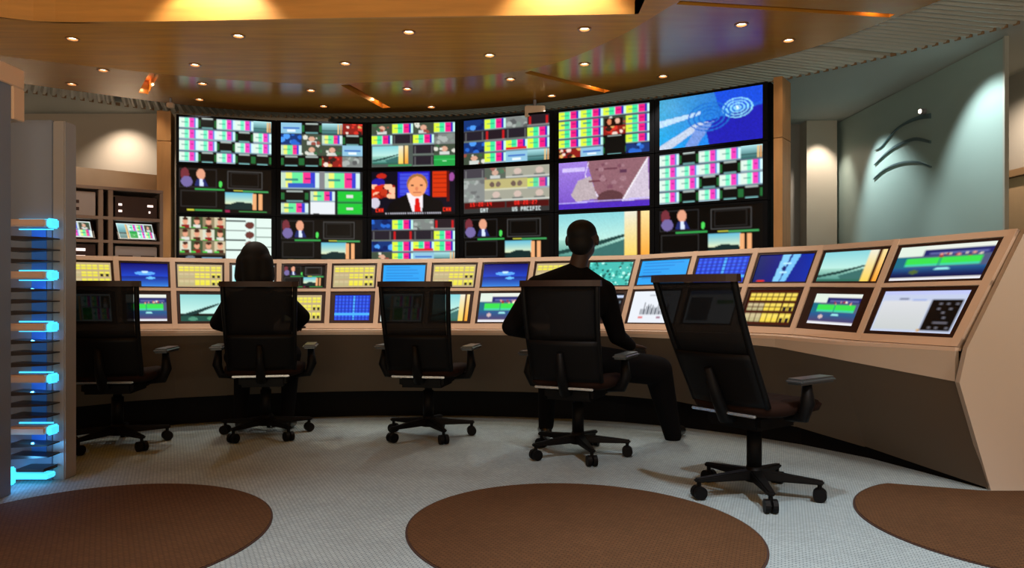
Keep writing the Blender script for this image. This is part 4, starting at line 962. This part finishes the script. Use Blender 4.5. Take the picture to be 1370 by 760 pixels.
def hand(wrist, dirv, up, r=.0095, curl=.5, side=1, L=.085):
    """palm, four fingers, thumb as capsules"""
    w_, d, u = V3(wrist), V3(dirv).normalized(), V3(up).normalized(); s = d.cross(u).normalized()*side; out = []
    for k in range(4): out.append(('c', w_+s*(k-1.5)*.012, .017, w_+d*.085+s*(k-1.5)*.022, .013))
    for k, l in enumerate((.075, .085, .08, .06)):
        b = w_+d*.088+s*(k-1.5)*.023; d1 = (d-u*curl*.4).normalized(); m1 = b+d1*l*.5; d2 = (d-u*curl*1.4).normalized(); m2 = m1+d2*l*.32; d3 = (d*.5-u*curl*1.8).normalized()
        out += [('c', b, r, m1, r*.95), ('c', m1, r*.95, m2, r*.88), ('c', m2, r*.88, m2+d3*l*.25, r*.8)]
    tb = w_+d*.025-s*.03; t1 = tb+(d-s*1.1).normalized()*.045; out += [('c', tb, .014, t1, .011), ('c', t1, .011, t1+(d*1.2-s*.3-u*.2).normalized()*.035, .009)]
    return out
def head_parts(c, yaw, h=.245, w=.185, tilt=0):
    c = V3(c); R = Matrix.Rotation(yaw, 3, 'Z'); f = lambda x, y, z: c+R @ V3((x, y, z)); e = ('Z')
    P = [('e', f(0, 0, .02), (w*.50, w*.60, h*.44), yaw, 'Z'), ('e', f(0, .025, -.055), (w*.38, w*.46, h*.30), yaw, 'Z'), ('e', f(0, .075, -.105), (w*.20, w*.18, h*.11), yaw, 'Z')]
    P += [('c', f(0, .105, .015), .010, f(0, .125, -.035), .015), ('c', f(-.035, .095, .025), .012, f(.035, .095, .025), .012)]            # nose, brow
    P += [('c', f(-.02, .102, -.068), .008, f(.02, .102, -.068), .008)]                                                                        # lips
    for s in (-1, 1): P += [('e', f(s*w*.51, -.005, -.005), (.012, .022, .036), yaw, 'Z'), ('e', f(s*.035, .092, .008), (.013, .010, .008), yaw, 'Z')]
    return P, f
# seated man
px = lambda x, y, Y: V3((Xf(x, Y), Y, zpx(y, Y)))
man = thing('person', 'short-haired man in dark clothes seated in an office chair, hand towards his knee', 'person', (.38, 4.8, 0))
O = V3((.38, 4.8, 0)); g = lambda v: V3(v)-O
hc = px(779, 321, 4.86); nb = px(771, 358, 4.86); ls = px(719, 384, 4.80); rs_ = px(808, 390, 4.86); le = px(684, 437, 4.74); lh = px(712, 446, 5.04); re = px(826, 450, 4.90); rw = px(843, 462, 5.08)
hipc = V3((.40, 4.76, .60)); lhip = V3((.28, 4.82, .585)); rhip = V3((.50, 4.80, .585)); rk = px(880, 496, 5.02); rf = px(900, 582, 5.18); lk = V3((.26, 5.27, .59)); lf = V3((.24, 5.20, .10))
HP, hf = head_parts(g(hc), math.radians(-18), .250, .20)
body = [('c', g(nb)-V3((0, 0, .03)), .062, g(hc)-V3((.0, .01, .06)), .056)]+HP
body += [('c', g(hipc), .13, g(nb)-V3((0, 0, .1)), .09), ('c', g(ls), .06, g(rs_), .06), ('c', g(ls), .05, g(le), .042), ('c', g(le), .04, g(lh), .026), ('c', g(rs_), .05, g(re), .042), ('c', g(re), .04, g(rw), .026)]
body += [('c', g(lhip), .08, g(lk), .055), ('c', g(lk), .052, g(lf), .035), ('c', g(rhip), .08, g(rk), .055), ('c', g(rk), .052, g(rf), .035)]
body += hand(g(rw), (.5, .55, -.15), (0, 0, 1), curl=.5, side=-1)+hand(g(lh), (.75, .6, -.1), (0, 0, 1), curl=.4)
blob('body', body, M['skin'], man, .0075, 2)
shirt = [('c', g(hipc), .155, g(hipc).lerp(g(nb), .45), .165), ('e', g(hipc).lerp(g(nb), .66), (.225, .13, .17)), ('c', g(nb)-V3((0, 0, .04)), .072, g(nb)-V3((0, 0, .10)), .11),
         ('c', g(ls), .078, g(rs_), .078), ('c', g(nb)-V3((0, 0, .03)), .07, g(ls), .072), ('c', g(nb)-V3((0, 0, .03)), .07, g(rs_), .072),
         ('c', g(ls), .078, g(le), .062), ('c', g(le), .062, g(lh), .045), ('c', g(rs_), .078, g(re), .060), ('c', g(re), .058, g(rw), .042)]
blob('shirt', shirt, M['cloth'], man, .012, 4)
tr = [('e', g(hipc)-V3((0, 0, .02)), (.20, .16, .11)), ('c', g(lhip), .105, g(lk), .078), ('c', g(lk), .076, g(lf), .055), ('c', g(rhip), .115, g(rk), .10), ('c', g(rk), .098, g(rf), .062)]
blob('trousers', tr, M['cloth'], man, .012, 3)
blob('shoe', [('c', g(rf)-V3((0, .02, rf.z-.06)), .042, g(rf)+V3((.09, .14, -rf.z+.04)), .036)], M['shoe'], man, .008, 2)
blob('shoe', [('c', g(lf)-V3((0, .02, lf.z-.06)), .042, g(lf)+V3((-.02, .16, -lf.z+.04)), .036)], M['shoe'], man, .008, 2)
blob('hair', [('e', hf(0, -.018, .045), (.098, .112, .088), math.radians(-18), 'Z'), ('e', hf(0, -.05, -.02), (.085, .072, .085), math.radians(-18), 'Z')], M['hair'], man, .008, 2)
# seated long-haired person
wo = thing('person', 'person with dark shoulder-length hair seated at the console, back to us', 'person', (-1.9, 5.5, 0))
O = V3((-1.9, 5.5, 0))
hc = px(342, 351, 5.46); nb = px(344, 384, 5.42); ls = px(308, 408, 5.38); rs_ = px(386, 408, 5.38); le = px(291, 432, 5.36); lh = px(308, 440, 5.50); re = px(404, 424, 5.42); rw = px(394, 438, 5.60)
hipc = V3((-1.85, 5.22, .60)); lhip = V3((-1.94, 5.26, .585)); rhip = V3((-1.75, 5.26, .585)); lk = V3((-2.03, 5.58, .565)); rk = V3((-1.67, 5.60, .565)); lf = V3((-2.02, 5.50, .10)); rf = V3((-1.68, 5.52, .10))
HP, hf = head_parts(g(hc), 0, .25, .19)
body = [('c', g(nb)-V3((0, 0, .03)), .055, g(hc)-V3((.0, .01, .06)), .05)]+HP
body += [('c', g(hipc), .12, g(nb)-V3((0, 0, .1)), .08), ('c', g(ls), .05, g(rs_), .05), ('c', g(ls), .045, g(le), .038), ('c', g(le), .036, g(lh), .024), ('c', g(rs_), .045, g(re), .038), ('c', g(re), .036, g(rw), .024)]
body += [('c', g(lhip), .075, g(lk), .05), ('c', g(lk), .048, g(lf), .032), ('c', g(rhip), .075, g(rk), .05), ('c', g(rk), .048, g(rf), .032)]
body += hand(g(lh), (.5, .6, 0), (0, 0, 1), curl=.4, L=.08)+hand(g(rw), (-.2, 1, 0), (0, 0, 1), curl=.4, side=-1)
blob('body', body, M['skin'], wo, .0075, 2)
shirt = [('c', g(hipc), .145, g(hipc).lerp(g(nb), .5), .14), ('e', g(hipc).lerp(g(nb), .66), (.20, .12, .15)), ('c', g(ls), .068, g(rs_), .068), ('c', g(nb)-V3((0, 0, .04)), .062, g(ls), .06), ('c', g(nb)-V3((0, 0, .04)), .062, g(rs_), .06),
         ('c', g(ls), .068, g(le), .055), ('c', g(le), .055, g(lh), .040), ('c', g(rs_), .068, g(re), .060), ('c', g(re), .060, g(rw), .040)]
blob('shirt', shirt, M['cloth'], wo, .012, 4)
tr = [('e', g(hipc)-V3((0, 0, .02)), (.18, .15, .11)), ('c', g(lhip), .095, g(lk), .072), ('c', g(lk), .07, g(lf), .05), ('c', g(rhip), .095, g(rk), .072), ('c', g(rk), .07, g(rf), .05)]
blob('trousers', tr, M['cloth'], wo, .012, 3)
for f_ in (lf, rf): blob('shoe', [('c', g(f_)-V3((0, .02, .045)), .038, g(f_)+V3((0, .14, -.065)), .032)], M['shoe'], wo, .008, 2)
blob('hair', [('e', hf(0, -.01, .04), (.105, .115, .115)), ('c', hf(-.05, -.02, .0), .085, hf(-.072, -.02, -.10), .075), ('c', hf(.05, -.02, .0), .085, hf(.072, -.02, -.10), .075), ('c', hf(0, -.05, .0), .09, hf(0, -.05, -.12), .08)], M['hair'], wo, .01, 3)
